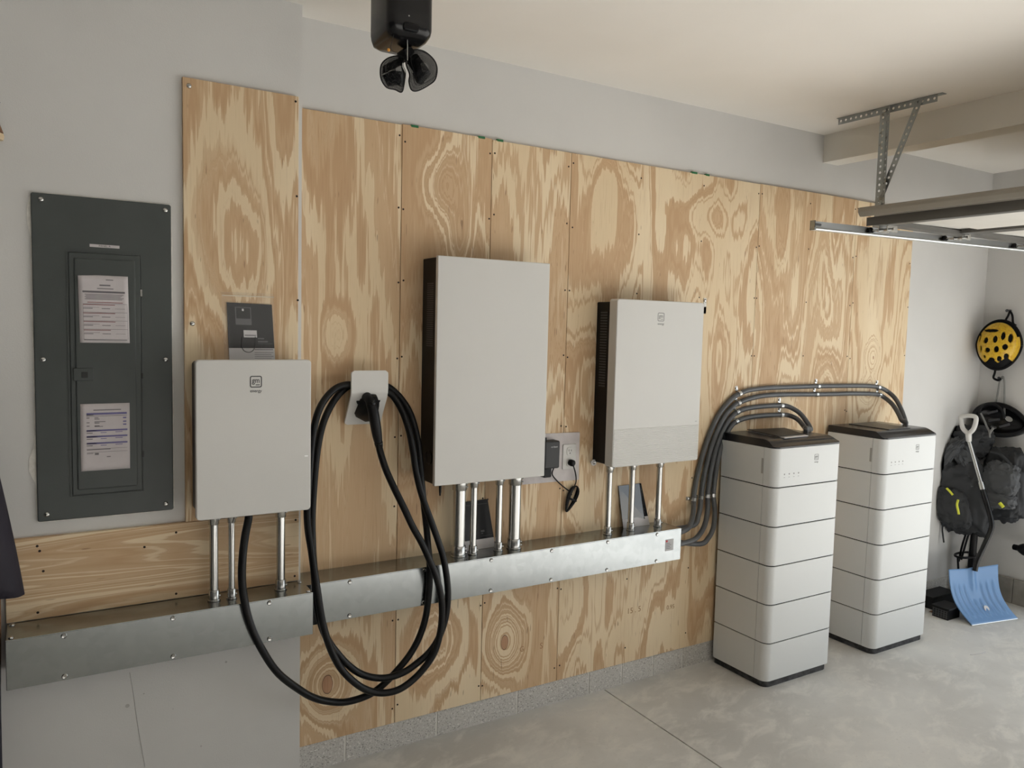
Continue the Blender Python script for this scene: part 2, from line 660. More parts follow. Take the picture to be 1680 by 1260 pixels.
wb = build(MB().box(0.70, XR + 0.2, 0.018, 0.12, -0.05, HC), 'wall_back', 'wall')
tag(wb, 'pale painted back wall clad with plywood sheets', kind='structure')
wl = build(MB().box(XL, 0.798, -0.09, 0.12, 0.0, HC), 'wall_left', 'wall')
tag(wl, 'pale grey projecting wall that carries the breaker panel', kind='structure')
wr = MB().box(XR, XR + 0.16, 0.12, OPEN_Y0, 0, HC).box(XR, XR + 0.16, OPEN_Y0, OPEN_Y1, OPEN_Z, HC).box(XR, XR + 0.16, OPEN_Y1, YR, 0, HC)
wr = build(wr, 'wall_right', 'wall')
tag(wr, 'pale painted end wall with the open garage doorway', kind='structure')
wq = build(MB().box(XL, XR + 0.16, YR - 0.12, YR, 0, HC), 'wall_rear', 'wallg')
tag(wq, 'grey painted wall behind the camera', kind='structure')
we = build(MB().box(XL - 0.12, XL, YR, 0.12, 0, HC), 'wall_side', 'wallg')
tag(we, 'grey painted side wall out of the picture', kind='structure')
be = build(MB().box(3.762, 3.892, 0.018, YR, 2.724, HC), 'trim_1', 'beamp')
tag(be, 'painted box beam crossing the ceiling', kind='structure')
# white corner bead chip where the projecting wall meets the floor
ch = MB()
pts = []
for k in range(7):
    t = k / 6
    pts.append((0.783 + 0.014 * math.sin(t * 9) * 0.4 + 0.008 * t, 0.0 + t * 0.05))
ch.prism([(0.776, 0.0)] + [(0.7995, 0.0), (0.7995, 0.055), (0.790, 0.048), (0.782, 0.052), (0.777, 0.03)], 'y', -0.0915, -0.088)
build(ch, 'plaster_chip', 'plaster', wl)

for px in (((213, 1103), (219, 1140), (226, 1190), (238, 1258)),):
    build(MB().tube(spline([U(u, v, 'y', -0.0903) for u, v in px], 5), 0.0010, 4), 'wall_crack', 'scuff', wl)
for u, v, w_ in ((209, 1158, 0.007), (371, 1086, 0.004), (330, 1224, 0.003), (236, 1138, 0.003), (284, 1163, 0.002)):
    p = U(u, v, 'y', -0.0902)
    build(MB().prism(circle(p.x, p.z, w_, 7), 'y', -0.0895, -0.0906), 'wall_scuff', 'scuff', wl)

# concrete block course under the plywood, each block its own piece
XB0, BS, ZB = 1.0106, 0.4064, 0.1135
edges = [0.80] + [XB0 + BS * k for k in (0, 1, 2, 3, 3.5, 4, 4.5, 5.5, 6.5, 7.5, 8.5, 9.5, 10.5)] + [XR]
for i in range(len(edges) - 1):
    a, b = edges[i] + 0.004, edges[i + 1] - 0.004
    build(MB().prism([(a, -0.02), (b, -0.02), (b, ZB + 0.012), (a, ZB + 0.012)], 'y', 0.0175, 0.010, 0.0015), 'block', 'block', wb)
    if i:
        build(MB().box(edges[i] - 0.004, edges[i] + 0.004, 0.0178, 0.0125, -0.01, ZB + 0.01), 'mortar_joint', 'mortar', wb)
# grey curb on the end wall
for y0, y1 in ((0.009, -0.30), (-0.304, -0.615)):
    build(MB().prism([(XR - 0.022, y0), (XR + 0.001, y0), (XR + 0.001, y1), (XR - 0.022, y1)], 'z', -0.005, 0.168, 0.004), 'curb', 'curb', wr)

# ------------------------------------------------------------------ plywood
screw_me = mesh_of(MB().lathe((0, 0, 0), (0, -1, 0), [(-0.001, 0.0040), (0.0006, 0.0040), (0.0010, 0.0030), (0.0004, 0.0012)], 10), 'screw', 'screw')
bright_me = mesh_of(MB().lathe((0, 0, 0), (0, -1, 0), [(-0.001, 0.0085), (0.002, 0.0085), (0.005, 0.006), (0.006, 0.003)], 12), 'screw_head', 'chrome')
ZP = 2.545
XS = 1.2185
K1 = [(0.932, 0.3423, 0.085, 0.115, 5.5, 0.021), (0.96, 1.72, 0.05, 0.09, 1.2, 0)]
K2 = [(1.40, 2.33, 0.09, 0.12, 2.0, 0), (1.48, 2.13, 0.05, 0.15, 1.8, 0), (1.42, 0.42, 0.12, 0.17, 3.2, 0)]
K3 = [(1.7431, 0.3547, 0.085, 0.12, 5.0, 0.019)]
K6 = [(4.30, 1.63, 0.07, 0.09, 3.0, 0.006), (4.28, 1.43, 0.08, 0.09, 3.2, 0.007)]
sheets = [
    (0.7985, XS, 0.000, plywood('plywood_sheet_a', 11.3, 1.0, K1), 'plywood strip with bold flame grain beside the projecting wall'),
    (XS, XS + BS, 0.003, plywood('plywood_sheet_b', 4.7, 1.0, K2), 'plywood strip behind the left half of the tall inverter'),
    (XS + BS, XS + 2 * BS, 0.0, plywood('plywood_sheet_c', 17.9, 0.9, K3), 'plywood strip behind the wall outlet'),
    (XS + 2 * BS, XS + 5 * BS, 0.0, plywood('plywood_sheet_d', 23.1, 1.3, [(2.86, 2.35, 0.2, 0.12, 2.0, 0)], gx=3.4, gz=0.95, bands=10), 'wide plywood sheet behind the smaller white inverter'),
    (XS + 5 * BS, XS + 7 * BS, 0.002, plywood('plywood_sheet_e', 31.7, 1.2, [], gx=3.8, gz=0.85, bands=10, tone=1), 'plywood sheet behind the gap between both battery towers'),
    (XS + 7 * BS, 4.627, 0.0, plywood('plywood_sheet_f', 40.3, 1.0, K6, gx=3.4, gz=0.75, bands=8, tone=2), 'rightmost narrow plywood sheet with small knots'),
]
rows = [2.492, 2.226, 1.941, 1.633, 1.32, 1.02, 0.55, 0.18]
for i, (a, b, dz, m, lab) in enumerate(sheets):
    s = build(MB().prism([(a + 0.0012, ZB), (b - 0.0012, ZB), (b - 0.0012, ZP + dz), (a + 0.0012, ZP + dz)], 'y', 0.0175, 0.0, 0.0012), 'plywood_sheet', m, wb, None, lab)
    xs = [a + 0.012, b - 0.012]
    if b - a > 1.0:
        xs += [a + BS, a + 2 * BS]
    elif b - a > 0.7:
        xs += [a + BS]
    for x in xs:
        for z in rows:
            inst(screw_me, 'screw', (x + random.uniform(-.004, .004), 0.0, z + random.uniform(-.012, .012)), s)
# green paint smears on the top edge of the sheets
for u0, u1, v in ((674, 686, 206), (784, 795, 224.5), (815, 825, 230), (1134, 1143, 286), (1157, 1163, 289.5)):
    p, q = U(u0, v, 'y', 0.004), U(u1, v + 1.5, 'y', 0.004)
    build(MB().box(p.x, q.x, -0.0006, 0.012, ZP - 0.003, ZP + 0.0065), 'paint_smear', 'green', wb)
# mill stamps
for s, u, v, sz in (('15 . 5', 1040, 1005, 0.040), ('0.95', 1100, 999, 0.032), ('S', 888, 1064, 0.040), ('G', 856, 1069, 0.035)):
    build(text_mb(s, sz, U(u, v, 'y', -0.0002), depth=0.0003), 'mill_stamp', plain('stamp_ink', lin(158, 122, 88), 0.8), wb)

YB = -0.108
sv = build(MB().prism([(0.402, 1.0775), (0.7815, 1.0775), (0.7815, 2.553), (0.402, 2.553)], 'y', -0.0895, YB, 0.0012), 'plywood_sheet',
           plywood('plywood_sheet_g', 52.1, 1.2, [(0.60, 2.0, 0.07, 0.2, 1.0, 0)], gx=3.4, gz=0.75), wl, None, 'tall plywood board behind the square white box')
for u, v in ((310, 141), (315.5, 531)):
    inst(bright_me, 'screw_head', U(u, v, 'y', YB), sv)
for u, v in ((485, 166.5), (487, 322), (488.5, 492.5)):
    inst(screw_me, 'screw', U(u, v, 'y', YB), sv)
sh = build(MB().prism([(-0.1155, 0.8165), (0.787, 0.8165), (0.787, 1.0755), (-0.1155, 1.0755)], 'y', -0.0895, YB, 0.0012), 'plywood_sheet',
           plywood('plywood_sheet_h', 66.6, 0.7, [], True, 0, 9.0, 0.5, 7), wl, None, 'low plywood board with level grain above the left steel trough')
for u, v in ((61, 896), (65, 904), (71, 937), (62, 1005), (289, 873.5), (237, 897.5), (289, 974), (485, 853), (483.5, 945)):
    inst(screw_me, 'screw', U(u, v, 'y', YB), sh)
# plaster patching round the breaker panel
pl = []
px0, px1, pz0, pz1 = -0.0272, 0.3645, 1.1228, 2.1375
N = 70
per = 2 * ((px1 - px0) + (pz1 - pz0))
for k in range(N):
    d = per * k / N
    w, h = px1 - px0, pz1 - pz0
    if d < w: p = (px0 + d, pz0, 0, -1)
    elif d < w + h: p = (px1, pz0 + d - w, 1, 0)
    elif d < 2 * w + h: p = (px1 - (d - w - h), pz1, 0, 1)
    else: p = (px0, pz1 - (d - 2 * w - h), -1, 0)
    e = 0.003 + 0.007 * max(0, mnoise.noise(Vector((k * 0.7, 3.1, 0)))) + (0.016 if abs(p[1] - 1.30) < 0.05 and p[0] < 0 else 0)
    e += 0.008 if p[0] < 0 and p[1] > 2.04 and k % 3 else 0
    pl.append((p[0] + p[2] * e, p[1] + p[3] * e))
build(MB().prism(pl, 'y', -0.0895, -0.0925), 'plaster_patch', 'plaster', wl)

# ------------------------------------------------------------------ breaker panel
bp = thing('breaker_panel', 'dark green-grey steel breaker panel with a narrow door, set in the left wall', 'breaker panel', (0.17, -0.09, px0 * 0 + pz0))
YP = -0.102
mb = MB()
frame = rrect(px0, px1, pz0, pz1, 0.006, 3)
mb.prism(frame, 'y', -0.0925, YP, 0.003)
build(mb, 'cover', 'panelg', bp)
dx0, dx1, dz0, dz1 = 0.0688, 0.2698, 1.1995, 1.9645
mb = MB()
frame_mb(mb, dx0 - 0.006, dx1 + 0.006, dz0 - 0.006, dz1 + 0.006, 0.0035, YP + 0.001, YP - 0.0035, 0.003)
build(mb, 'door_rim', 'panelg', bp)
mb = MB().prism(rrect(dx0, dx1, dz0, dz1, 0.004, 3), 'y', YP, YP - 0.005, 0.0025)
mb.prism(rrect(dx0 + 0.014, dx1 - 0.014, dz0 + 0.016, dz1 - 0.016, 0.006, 3), 'y', YP - 0.004, YP - 0.0095, 0.004)
dr = build(mb, 'door', 'panelg', bp)
mb = MB().prism(rrect(0.0760, 0.1325, 1.5640, 1.6040, 0.003, 3), 'y', YP - 0.006, YP - 0.0135, 0.002)
la = build(mb, 'latch', 'panelg', dr)
build(MB().prism(rrect(0.0985, 0.1165, 1.5735, 1.5925, 0.002, 3), 'y', YP - 0.0130, YP - 0.0150, 0.001), 'latch_slot', 'panelb', la)
for v0, v1, me in ((475, 486, 'chrome'), (612, 621, 'panelb'), (740, 750, 'panelb')):
    p = U(229.5, v0, 'y', YP - 0.004); q = U(229.5, v1, 'y', YP - 0.004)
    build(MB().box(dx1 - 0.0005, dx1 + 0.0055, YP - 0.001, YP - 0.0062, q.z, p.z), 'hinge', me, dr)
for u, v in ((67, 327), (271, 345), (71, 590), (271.5, 590), (77, 844), (272, 826.5)):
    inst(bright_me, 'screw_head', U(u, v, 'y', YP), bp)
nm = build(MB().box(0.1276, 0.2114, YP - 0.0002, YP - 0.0012, 1.9845, 1.9935), 'name_strip', 'paper', bp)
build(text_mb('PANEL A', 0.0085, (0.1695, YP - 0.0015, 1.9862), depth=0.0002), 'name_text', 'logo', nm)

# two sheets of paper on the panel door
YD = YP - 0.0096


def paper(label, x0, x1, z0, z1, tilt, lines, curl=0.0):
    o = thing('paper_sheet', label, 'paper', ((x0 + x1) / 2, YD, z0))
    def P(u, v, off=0.0):
        cc = curl * max(0, v - 0.8) * 5 * max(0, 0.4 - u) * 2.5
        return (x0 + (x1 - x0) * u + tilt * (1 - v), YD - 0.0006 - off - cc, z0 + (z1 - z0) * v - cc * 0.6)
    mb = MB().grid(lambda u, v: P(u, v, 0.0), 10, 14)
    sheet = build(mb, 'sheet', 'paper', o)
    sheet.modifiers.new('thickness', 'SOLIDIFY').thickness = 0.0003
    for mat in sorted({l[4] for l in lines}):
        mb = MB()
        for (u0, u1, v, h, m) in lines:
            if m != mat:
                continue
            vs = [P(u0, v - h / 2, .0007), P(u1, v - h / 2, .0007), P(u1, v + h / 2, .0007), P(u0, v + h / 2, .0007)]
            mb.add(vs, [(0, 1, 2, 3)])
        build(mb, 'print', mat, sheet)
    return o


L1 = [(.55, .70, .935, .012, 'ink'), (.42, .64, .855, .020, 'ink'), (.37, .70, .805, .012, 'ink'), (.08, .93, .755, .028, 'ink')]
L1 += [(.12 + .02 * (k % 2), .90 - .03 * (k % 3), .718 - .018 * k, .008, 'ink') for k in range(5)]
L1 += [(.17, .88, .60, .010, 'inkred')]
for z in (.575, .45, .325, .20):
    L1 += [(.08, .97, z + .004, .004, 'ink'), (.08, .72 - .1 * (z < .3), z - .010, .010, 'inkred'), (.08, .27, z - .065, .009, 'ink'), (.45, .62, z - .065, .009, 'ink'), (.72, .92, z - .065, .004, 'ink'), (.09, .40, z - .048, .004, 'ink')]
L1 += [(.08, .95, .045, .010, 'ink'), (.08, .084, .31, .52, 'ink'), (.966, .97, .31, .52, 'ink')]
paper('upper paper form with curled corner on the breaker panel door', 0.0932, 0.2335, 1.6838, 1.8965, 0.0032, L1, 0.006)
L2 = [(.26, .82, .905, .014, 'ink'), (.12, .94, .85, .03, 'inkblue'), (.12, .26, .835, .016, 'ink'), (.12, .94, .815, .006, 'ink')]
L2 += [(.12, .18, z, .012, 'ink') for z in (.79, .72, .67)] + [(.28, .28 + w, z, .010, 'ink') for w, z in ((.08, .79), (.1, .77), (.22, .73), (.1, .71), (.1, .67), (.17, .66))]
L2 += [(.86, .93, z, .02, 'inkblue') for z in (.78, .725, .68)]
for z in (.60, .51, .41):
    L2 += [(.12, .95, z, .025, 'inkblue'), (.12, .32, z - .002, .012, 'ink'), (.12, .24, z - .035, .010, 'ink'), (.40, .52, z - .035, .009, 'inkblue'), (.70, .85, z - .03, .01, 'inkblue')]
L2 += [(.12, .60, .315, .010, 'ink'), (.12, .95, .325, .004, 'ink'), (.12, .25, .26, .009, 'ink'), (.28, .36, .25, .03, 'ink'), (.52, .60, .20, .012, 'ink'), (.12, .95, .275, .004, 'ink')]
paper('lower paper schedule with bluish bands on the breaker panel door', 0.0938, 0.2340, 1.2756, 1.4902, -0.001, L2)

# ------------------------------------------------------------------ steel wiring troughs
def trough(label, x0, x1, yb, yf, z0, z1, xsc, ends):
    t = thing('wire_trough', label, 'wire trough', ((x0 + x1) / 2, yb, z0))
    build(MB().prism([(yb, z0), (yf + 0.0016, z0), (yf + 0.0016, z1), (yb, z1)], 'x', x0, x1, 0.001, 0.001), 'channel', 'galv', t)
    build(MB().prism(rrect(x0 + 0.0012, x1 - 0.0012, z0 + 0.0005, z1 - 0.0025, 0.002, 2), 'y', yf + 0.0015, yf, 0.0006), 'front_cover', 'galv', t)
    for x in xsc:
        for z in (z1 - 0.0125, z0 + 0.0125):
            inst(trough_screw, 'screw_head', (x, yf, z), t)
    for x, y in ends:
        inst(trough_screw, 'screw_head', (x, y, z1), t, (-PI / 2, 0, 0))
    return t


trough_screw = mesh_of(MB().lathe((0, 0, 0), (0, -1, 0), [(-0.001, 0.0085), (0.0012, 0.0085), (0.0042, 0.0062), (0.0034, 0.0025)], 12), 'trough_screw', 'chrome')
trough('left steel wire trough on the projecting wall, below the square white box', -0.1135, 0.797, YB, -0.255, 0.664, 0.815, (0.0355, 0.340, 0.6455), ((-0.10, -0.125), (-0.10, -0.235), (0.785, -0.125), (0.785, -0.235)))
t2 = trough('long steel wire trough on the plywood wall, running toward the battery towers', 0.800, 2.640, -0.0005, -0.152, 0.654, 0.808, (0.967, 1.272, 1.577, 1.880, 2.188, 2.485), ((2.62, -0.02),))
st = build(MB().box(2.5390, 2.5900, -0.1518, -0.1532, 0.707, 0.7625), 'maker_sticker', plain('sticker_grey', lin(178, 178, 180), 0.5), t2)
build(MB().box(2.541, 2.552, -0.1530, -0.1536, 0.750, 0.7595), 'sticker_mark', 'red', st)
mb = MB()
for k in range(4):
    mb.box(2.543, 2.568 + 0.006 * (k % 2), -0.1530, -0.1536, 0.742 - k * 0.008, 0.7445 - k * 0.008)
build(mb, 'sticker_print', 'ink', st)


# ------------------------------------------------------------------ rigid conduits
def conduit(label, x, y, r, z0, z1, group):
    c = thing('steel_conduit', label, 'conduit', (x, y, z0), group)
    build(MB().lathe((x, y, z0), (0, 0, 1), [(0.0, r), (z1 - z0, r)], 20), 'pipe', 'emt', c)
    for zz, s in ((z0, 1), (z1, -1)):
        n = 8
        h = 0.030 + r * 0.5
        k = build(MB().lathe((x, y, zz), (0, 0, s), [(0.0, r + 0.0066), (0.0006, r + 0.007), (0.0046, r + 0.007), (0.0052, r + 0.0064), (0.0054, r + 0.0042), (h - 0.001, r + 0.0036), (h, r + 0.0028), (h + 0.0006, r + 0.0008)], 20), 'connector', 'emt', c)
        d = Vector((0.80, -0.60, 0))
        for hh in ((0.5,) if r < 0.02 else (0.36, 0.70)):
            build(MB().lathe(Vector((x, y, zz + s * h * hh)) + d * (r + 0.002), d, [(0, 0.0042), (0.006, 0.0042), (0.007, 0.003)], 8), 'set_screw', 'chrome', k)
    return c


G1, G2, G3 = 'conduits under the square box', 'conduits under the tall inverter', 'conduits under the small inverter'
conduit('leftmost steel conduit under the square white box', 0.479, -0.180, 0.0142, 0.8155, 1.1150, G1)
conduit('thin middle steel conduit under the square white box', 0.535, -0.186, 0.0105, 0.8155, 1.1150, G1)
conduit('rightmost steel conduit under the square white box', 0.705, -0.172, 0.0148, 0.8155, 1.1150, G1)
conduit('thick steel conduit under the tall inverter, nearest the black cable', 1.464, -0.072, 0.0265, 0.8085, 1.130, G2)
conduit('thin steel conduit under the tall inverter, second from the left', 1.529, -0.078, 0.0138, 0.8085, 1.130, G2)
conduit('thin steel conduit under the tall inverter, third from the left', 1.652, -0.078, 0.0138, 0.8085, 1.130, G2)
conduit('thick steel conduit under the tall inverter, nearest the outlet', 1.731, -0.078, 0.0258, 0.8085, 1.130, G2)
conduit('leftmost steel conduit under the small ribbed inverter', 2.242, -0.080, 0.0140, 0.8085, 1.139, G3)
conduit('middle steel conduit in front of the leaning glossy card', 2.388, -0.070, 0.0140, 0.8085, 1.139, G3)
conduit('rightmost steel conduit under the small ribbed inverter', 2.559, -0.070, 0.0140, 0.8085, 1.139, G3)

# ------------------------------------------------------------------ square white box on the projecting wall
bx = thing('charger_box', 'square white wall box with rounded corners, black monogram and conduits below', 'charger box', (0.6, YB, 1.1125))
build(MB().prism(rrect(0.424, 0.776, 1.122, 1.626, 0.012, 4), 'y', YB - 0.0005, -0.2325, 0), 'body', 'darkgrey', bx)
build(MB().prism(rrect(0.4125, 0.7865, 1.1128, 1.6362, 0.013, 6), 'y', -0.232, -0.2555, 0.0035, 0.002), 'front_cover', 'white', bx)
mb = MB()
for k in range(30):                                      # fine level grooves in the lower part of the cover
    z = 1.118 + k * 0.0068
    mb.box(0.4165, 0.7825, -0.2554, -0.25585, z, z + 0.0040)
build(mb, 'groove_texture', 'white', bx)
logo(0.6005, 1.583, 0.039, -0.2556, bx)
p = U(502.5, 748, 'y', -0.256)
build(MB().prism(rrect(p.x - 0.006, p.x + 0.006, p.z - 0.0022, p.z + 0.0022, 0.002, 3), 'y', -0.2555, -0.2562), 'indicator_window', plain('indicator_white', (0.95, 0.95, 0.95), 0.15), bx)
mb = MB()
for k in range(34):
    z = 1.128 + k * 0.0062
    mb.box(0.7758, 0.7835, -0.150, -0.232, z, z + 0.003)
build(mb, 'side_fins', 'darkgrey', bx)

# plastic bag with a booklet behind the box
bgth = thing('document_bag', 'clear zip bag with a black and white booklet standing behind the square box', 'bag', (0.61, YB, 1.6362))
def bagpt(u, v, off):
    x = 0.517 + (0.692 - 0.517) * u + 0.010 * (1 - v)
    return (x, YB - 0.0015 - off + 0.0, 1.605 + v * 0.256)
mb = MB().grid(lambda u, v: bagpt(u, v, 0.0105 - 0.003 * abs(2 * u - 1) + 0.0012 * math.sin(u * 9 + v * 7)), 14, 14)
build(mb, 'film', 'film', bgth)
mb = MB().box(0.520, 0.693, YB - 0.012, YB - 0.0135, 1.847, 1.8505)
build(mb, 'zip_seam', 'foil', bgth)
q = [U(372, 496, 'y', -0.113), U(446, 500, 'y', -0.113), U(452, 604, 'y', -0.113), U(377, 605, 'y', -0.113)]
def quad(pa, u0, u1, v0, v1, y0, y1):
    def at(u, v): return (pa[0] * (1 - u) + pa[1] * u) * (1 - v) + (pa[3] * (1 - u) + pa[2] * u) * v
    c = [at(u0, v0), at(u1, v0), at(u1, v1), at(u0, v1)]
    return MB().loft([[(p.x, y0, p.z) for p in c], [(p.x, y1, p.z) for p in c]])
bk = build(quad(q, 0, 1, 0, 1, YB - 0.0015, YB - 0.0060), 'booklet', 'cardblk', bgth)
build(quad(q, 0, 1, 0.685, 1, YB - 0.0058, YB - 0.0064), 'white_band', 'cardwht', bk)
build(quad(q, .17, .52, .06, .33, YB - 0.0058, YB - 0.0063), 'picture', 'cardgry', bk)
build(quad(q, .19, .50, .07, .235, YB - 0.0062, YB - 0.0066), 'picture_dark', 'cardblk', bk)
build(quad(q, .32, .36, .085, .12, YB - 0.0064, YB - 0.0069), 'picture_mark', 'cardwht', bk)
build(quad(q, .33, .62, .41, .52, YB - 0.0085, YB - 0.0092), 'sticker', 'cardwht', bk)
build(quad(q, .35, .60, .48, .495, YB - 0.0091, YB - 0.0095), 'sticker_bar', 'ink', bk)
mb = quad(q, .64, .78, .525, .545, YB - .0058, YB - .0064)
for a_, b_, c_, d_ in ((.64, .86, .57, .595), (.64, .96, .612, .618)):
    merge(mb, quad(q, a_, b_, c_, d_, YB - .0058, YB - .0064))
build(mb, 'cover_print', 'cardgry', bk)
mb = quad(q, .55, .97, .70, .712, YB - .0062, YB - .0068)
for k in range(5):
    merge(mb, quad(q, .55, .97 - .05 * (k % 2), .75 + k * .03, .756 + k * .03, YB - .0062, YB - .0068))
build(mb, 'band_print', 'ink', bk)
lp = [U(u, v, 'y', YB - 0.010) for u, v in ((397, 552), (396, 566), (400, 575), (408, 578), (415, 575), (419, 566), (419, 552))]
build(MB().tube(spline(lp, 5), 0.0012, 6), 'coiled_wire', 'black', bgth)

# ------------------------------------------------------------------ tall inverter
iv = thing('inverter', 'tall plain white inverter with black sides, the largest wall unit', 'inverter', (1.57, 0, 1.128))
build(MB().prism(rrect(1.317, 1.826, 1.131, 2.030, 0.004, 2), 'y', -0.001, -0.1315, 0), 'body', 'black', iv)
build(MB().prism(rrect(1.3115, 1.8320, 1.1285, 2.0345, 0.004, 3), 'y', -0.131, -0.150, 0.0030, 0.0015), 'front_cover', 'white', iv)
mb = MB()
for k in range(30):
    z = 1.68 + k * 0.0085
    mb.box(1.3172, 1.3150, -0.045, -0.105, z, z + 0.0045)
build(mb, 'vent_slats', 'darkgrey', iv)
mb = MB().lathe((1.3175, -0.085, 1.235), (-1, 0, 0), [(0, 0.030), (0.004, 0.030), (0.0045, 0.027), (0.002, 0.025)], 20)
build(mb, 'knockout_plug', 'black', iv)
p = U(722, 812, 'y', -0.08)
build(MB().lathe((p.x, -0.08, 1.134), (0, 0, -1), [(0, 0.0062), (0.045, 0.0052), (0.062, 0.003)], 10), 'antenna_stub', 'black', iv)

# smaller inverter with ribbed lower part
i2 = thing('inverter', 'smaller white inverter with a ribbed lower strip and small monogram', 'inverter', (2.46, 0, 1.136))
build(MB().prism(rrect(2.201, 2.715, 1.143, 1.889, 0.006, 2), 'y', -0.001, -0.100, 0), 'body', 'black', i2)
YC = -0.155
build(MB().prism(rrect(2.1955, 2.7260, 1.1375, 1.9015, 0.012, 6), 'y', -0.099, YC, 0.004, 0.002), 'front_cover', 'white', i2)
prof = [(YC + 0.003, 1.1425)]
for k in range(28):
    z = 1.1430 + k * 0.0061
    prof += [(YC - 0.0006, z), (YC - 0.0016, z + 0.0013), (YC - 0.0016, z + 0.0034), (YC - 0.0004, z + 0.0046)]
prof += [(YC + 0.003, 1.3145)]
build(MB().prism(prof, 'x', 2.2005, 2.7212), 'ribbed_strip', 'white', i2)
logo(2.4545, 1.8465, 0.040, YC, i2, 'logofaint')
p = U(1142, 691, 'y', YC)
build(MB().box(p.x - 0.008, p.x + 0.006, YC, YC - 0.0006, p.z - 0.001, p.z + 0.001), 'indicator_mark', 'logofaint', i2)
mb = MB()
for k in range(28):
    z = 1.50 + k * 0.0125
    mb.box(2.2012, 2.1990, -0.030, -0.078, z, z + 0.006)
build(mb, 'vent_slats', 'darkgrey', i2)
for (u, v, nm_) in ((974.5, 759, 'washer'), (1157.5, 493, 'mounting_tab')):
    p = U(u, v, 'y', -0.004)
    if nm_ == 'washer':
        p = U(u, v, 'y', -0.022)
        tb = build(MB().lathe((p.x, -0.0005, p.z), (0, -1, 0), [(0.0, 0.006), (0.017, 0.006), (0.0175, 0.0145), (0.021, 0.0145), (0.022, 0.012)], 18), nm_, 'cardwht', i2)
        inst(trough_screw, 'bolt', (p.x, -0.0222, p.z), tb)
    else:
        mb = MB().box(2.712, p.x + 0.008, -0.0005, -0.003, 1.855, 1.889).box(p.x - 0.011, p.x + 0.008, -0.0005, -0.003, 1.855, p.z + 0.012)
        tb = build(mb, nm_, 'white', i2)
        inst(bright_me, 'bolt', (p.x - 0.004, -0.003, p.z), tb)
build(MB().box(2.440, 2.468, -0.05, -0.07, 1.128, 1.1385), 'bottom_plug', plain('plug_rust', lin(92, 52, 40), 0.6), i2)

# leaning cards on the long trough
def card(label, bl, br, tr, tl, band, dark, stripes):
    o = thing('leaning_card', label, 'card', ((bl[0] + br[0]) / 2, (bl[1] + br[1]) / 2, 0.8085))
    q = [Vector(tl), Vector(tr), Vector(br), Vector(bl)]
    def at(u, v, off=0):
        p = (q[0] * (1 - u) + q[1] * u) * (1 - v) + (q[3] * (1 - u) + q[2] * u) * v
        return tuple(p + Vector((0, -off, 0)))
    def sl(u0, u1, v0, v1, o0, o1):
        return MB().loft([[at(u0, v0, o0), at(u1, v0, o0), at(u1, v1, o0), at(u0, v1, o0)], [at(u0, v0, o1), at(u1, v0, o1), at(u1, v1, o1), at(u0, v1, o1)]])
    b = build(sl(0, 1, 0, 1, 0, 0.002), 'card_board', dark, o)
    build(sl(0, 1, band, 1, 0.0018, 0.0024), 'white_band', 'cardwht', b)
    mb = MB()
    for (u0, u1, v0, v1) in stripes:
        merge(mb, sl(u0, u1, v0, v1, 0.0018, 0.0023))
    build(mb, 'print', 'cardgry', b)
    return o


card('black booklet leaning behind the conduits under the tall inverter', (1.522, -0.030, 0.8088), (1.668, -0.024, 0.8088), (1.636, -0.004, 1.0177), (1.490, -0.004, 1.0150), 0.80, 'cardblk',
     [(.60, .72, .62, .66), (.60, .66, .68, .70), (.56, .95, .74, .745), (.2, .95, .08, .085)])
card('glossy card leaning behind the middle conduit under the small inverter', (2.378, -0.028, 0.8088), (2.540, -0.032, 0.8088), (2.500, -0.004, 1.0140), (2.357, -0.004, 1.0120), 0.79, plain('card_gloss_grey', lin(34, 36, 40), 0.07, 0.0, **{'Specular IOR Level': 0.9}),
     [(.62, .80, .60, .63), (.62, .90, .68, .69)])

# ------------------------------------------------------------------ outlet, adapter and cord
ow = thing('wall_outlet', 'white duplex outlet on a large grey cover board', 'outlet', (2.0, 0, 1.065))
build(MB().prism([(1.80, 1.0655), (2.121, 1.0625), (2.119, 1.2855), (1.80, 1.2900)], 'y', 0.0, -0.006, 0.001), 'cover_board', painted('cover_board_paint', lin(206, 200, 200), lin(190, 184, 184), 14, 0.7), ow)
pt = build(MB().prism(rrect(2.0235, 2.0975, 1.1175, 1.2340, 0.005, 3), 'y', -0.006, -0.0115, 0.003), 'plate', 'white', ow)
for zc in (1.2010, 1.1500):
    rc = build(MB().prism(rrect(2.0435, 2.0775, zc - 0.0185, zc + 0.0185, 0.010, 4), 'y', -0.0110, -0.0145, 0.0012), 'receptacle', 'white', pt)
    mb = MB().box(2.0525, 2.0545, -0.0142, -0.0150, zc, zc + 0.009).box(2.0660, 2.0680, -0.0142, -0.0150, zc, zc + 0.008)
    mb.lathe((2.0605, -0.0142, zc - 0.0085), (0, -1, 0), [(0, 0.0026), (0.0008, 0.0026)], 8)
    rc2 = mb
    build(mb, 'slot', 'black', pt)
pa = thing('power_adapter', 'black power adapter with plug and looped cord bundle beside the tall inverter', 'adapter', (1.96, -0.006, 1.12))
build(MB().prism(rrect(1.9000, 1.9800, 1.1350, 1.2600, 0.008, 4), 'y', -0.0065, -0.050, 0.006), 'case', plain('adapter_black', lin(40, 40, 42), 0.5), pa)
build(MB().prism(rrect(1.9000, 1.9420, 1.0950, 1.1380, 0.006, 3), 'y', -0.012, -0.044, 0.004), 'lower_clip', 'black', pa)
build(MB().box(1.900, 1.912, -0.015, -0.04, 1.258, 1.276), 'upper_clip', 'black', pa)
build(text_mb('verizon', 0.0125, (1.9480, -0.0503, 1.2300), depth=0.0003), 'print', 'cardwht', pa)
pc = pa
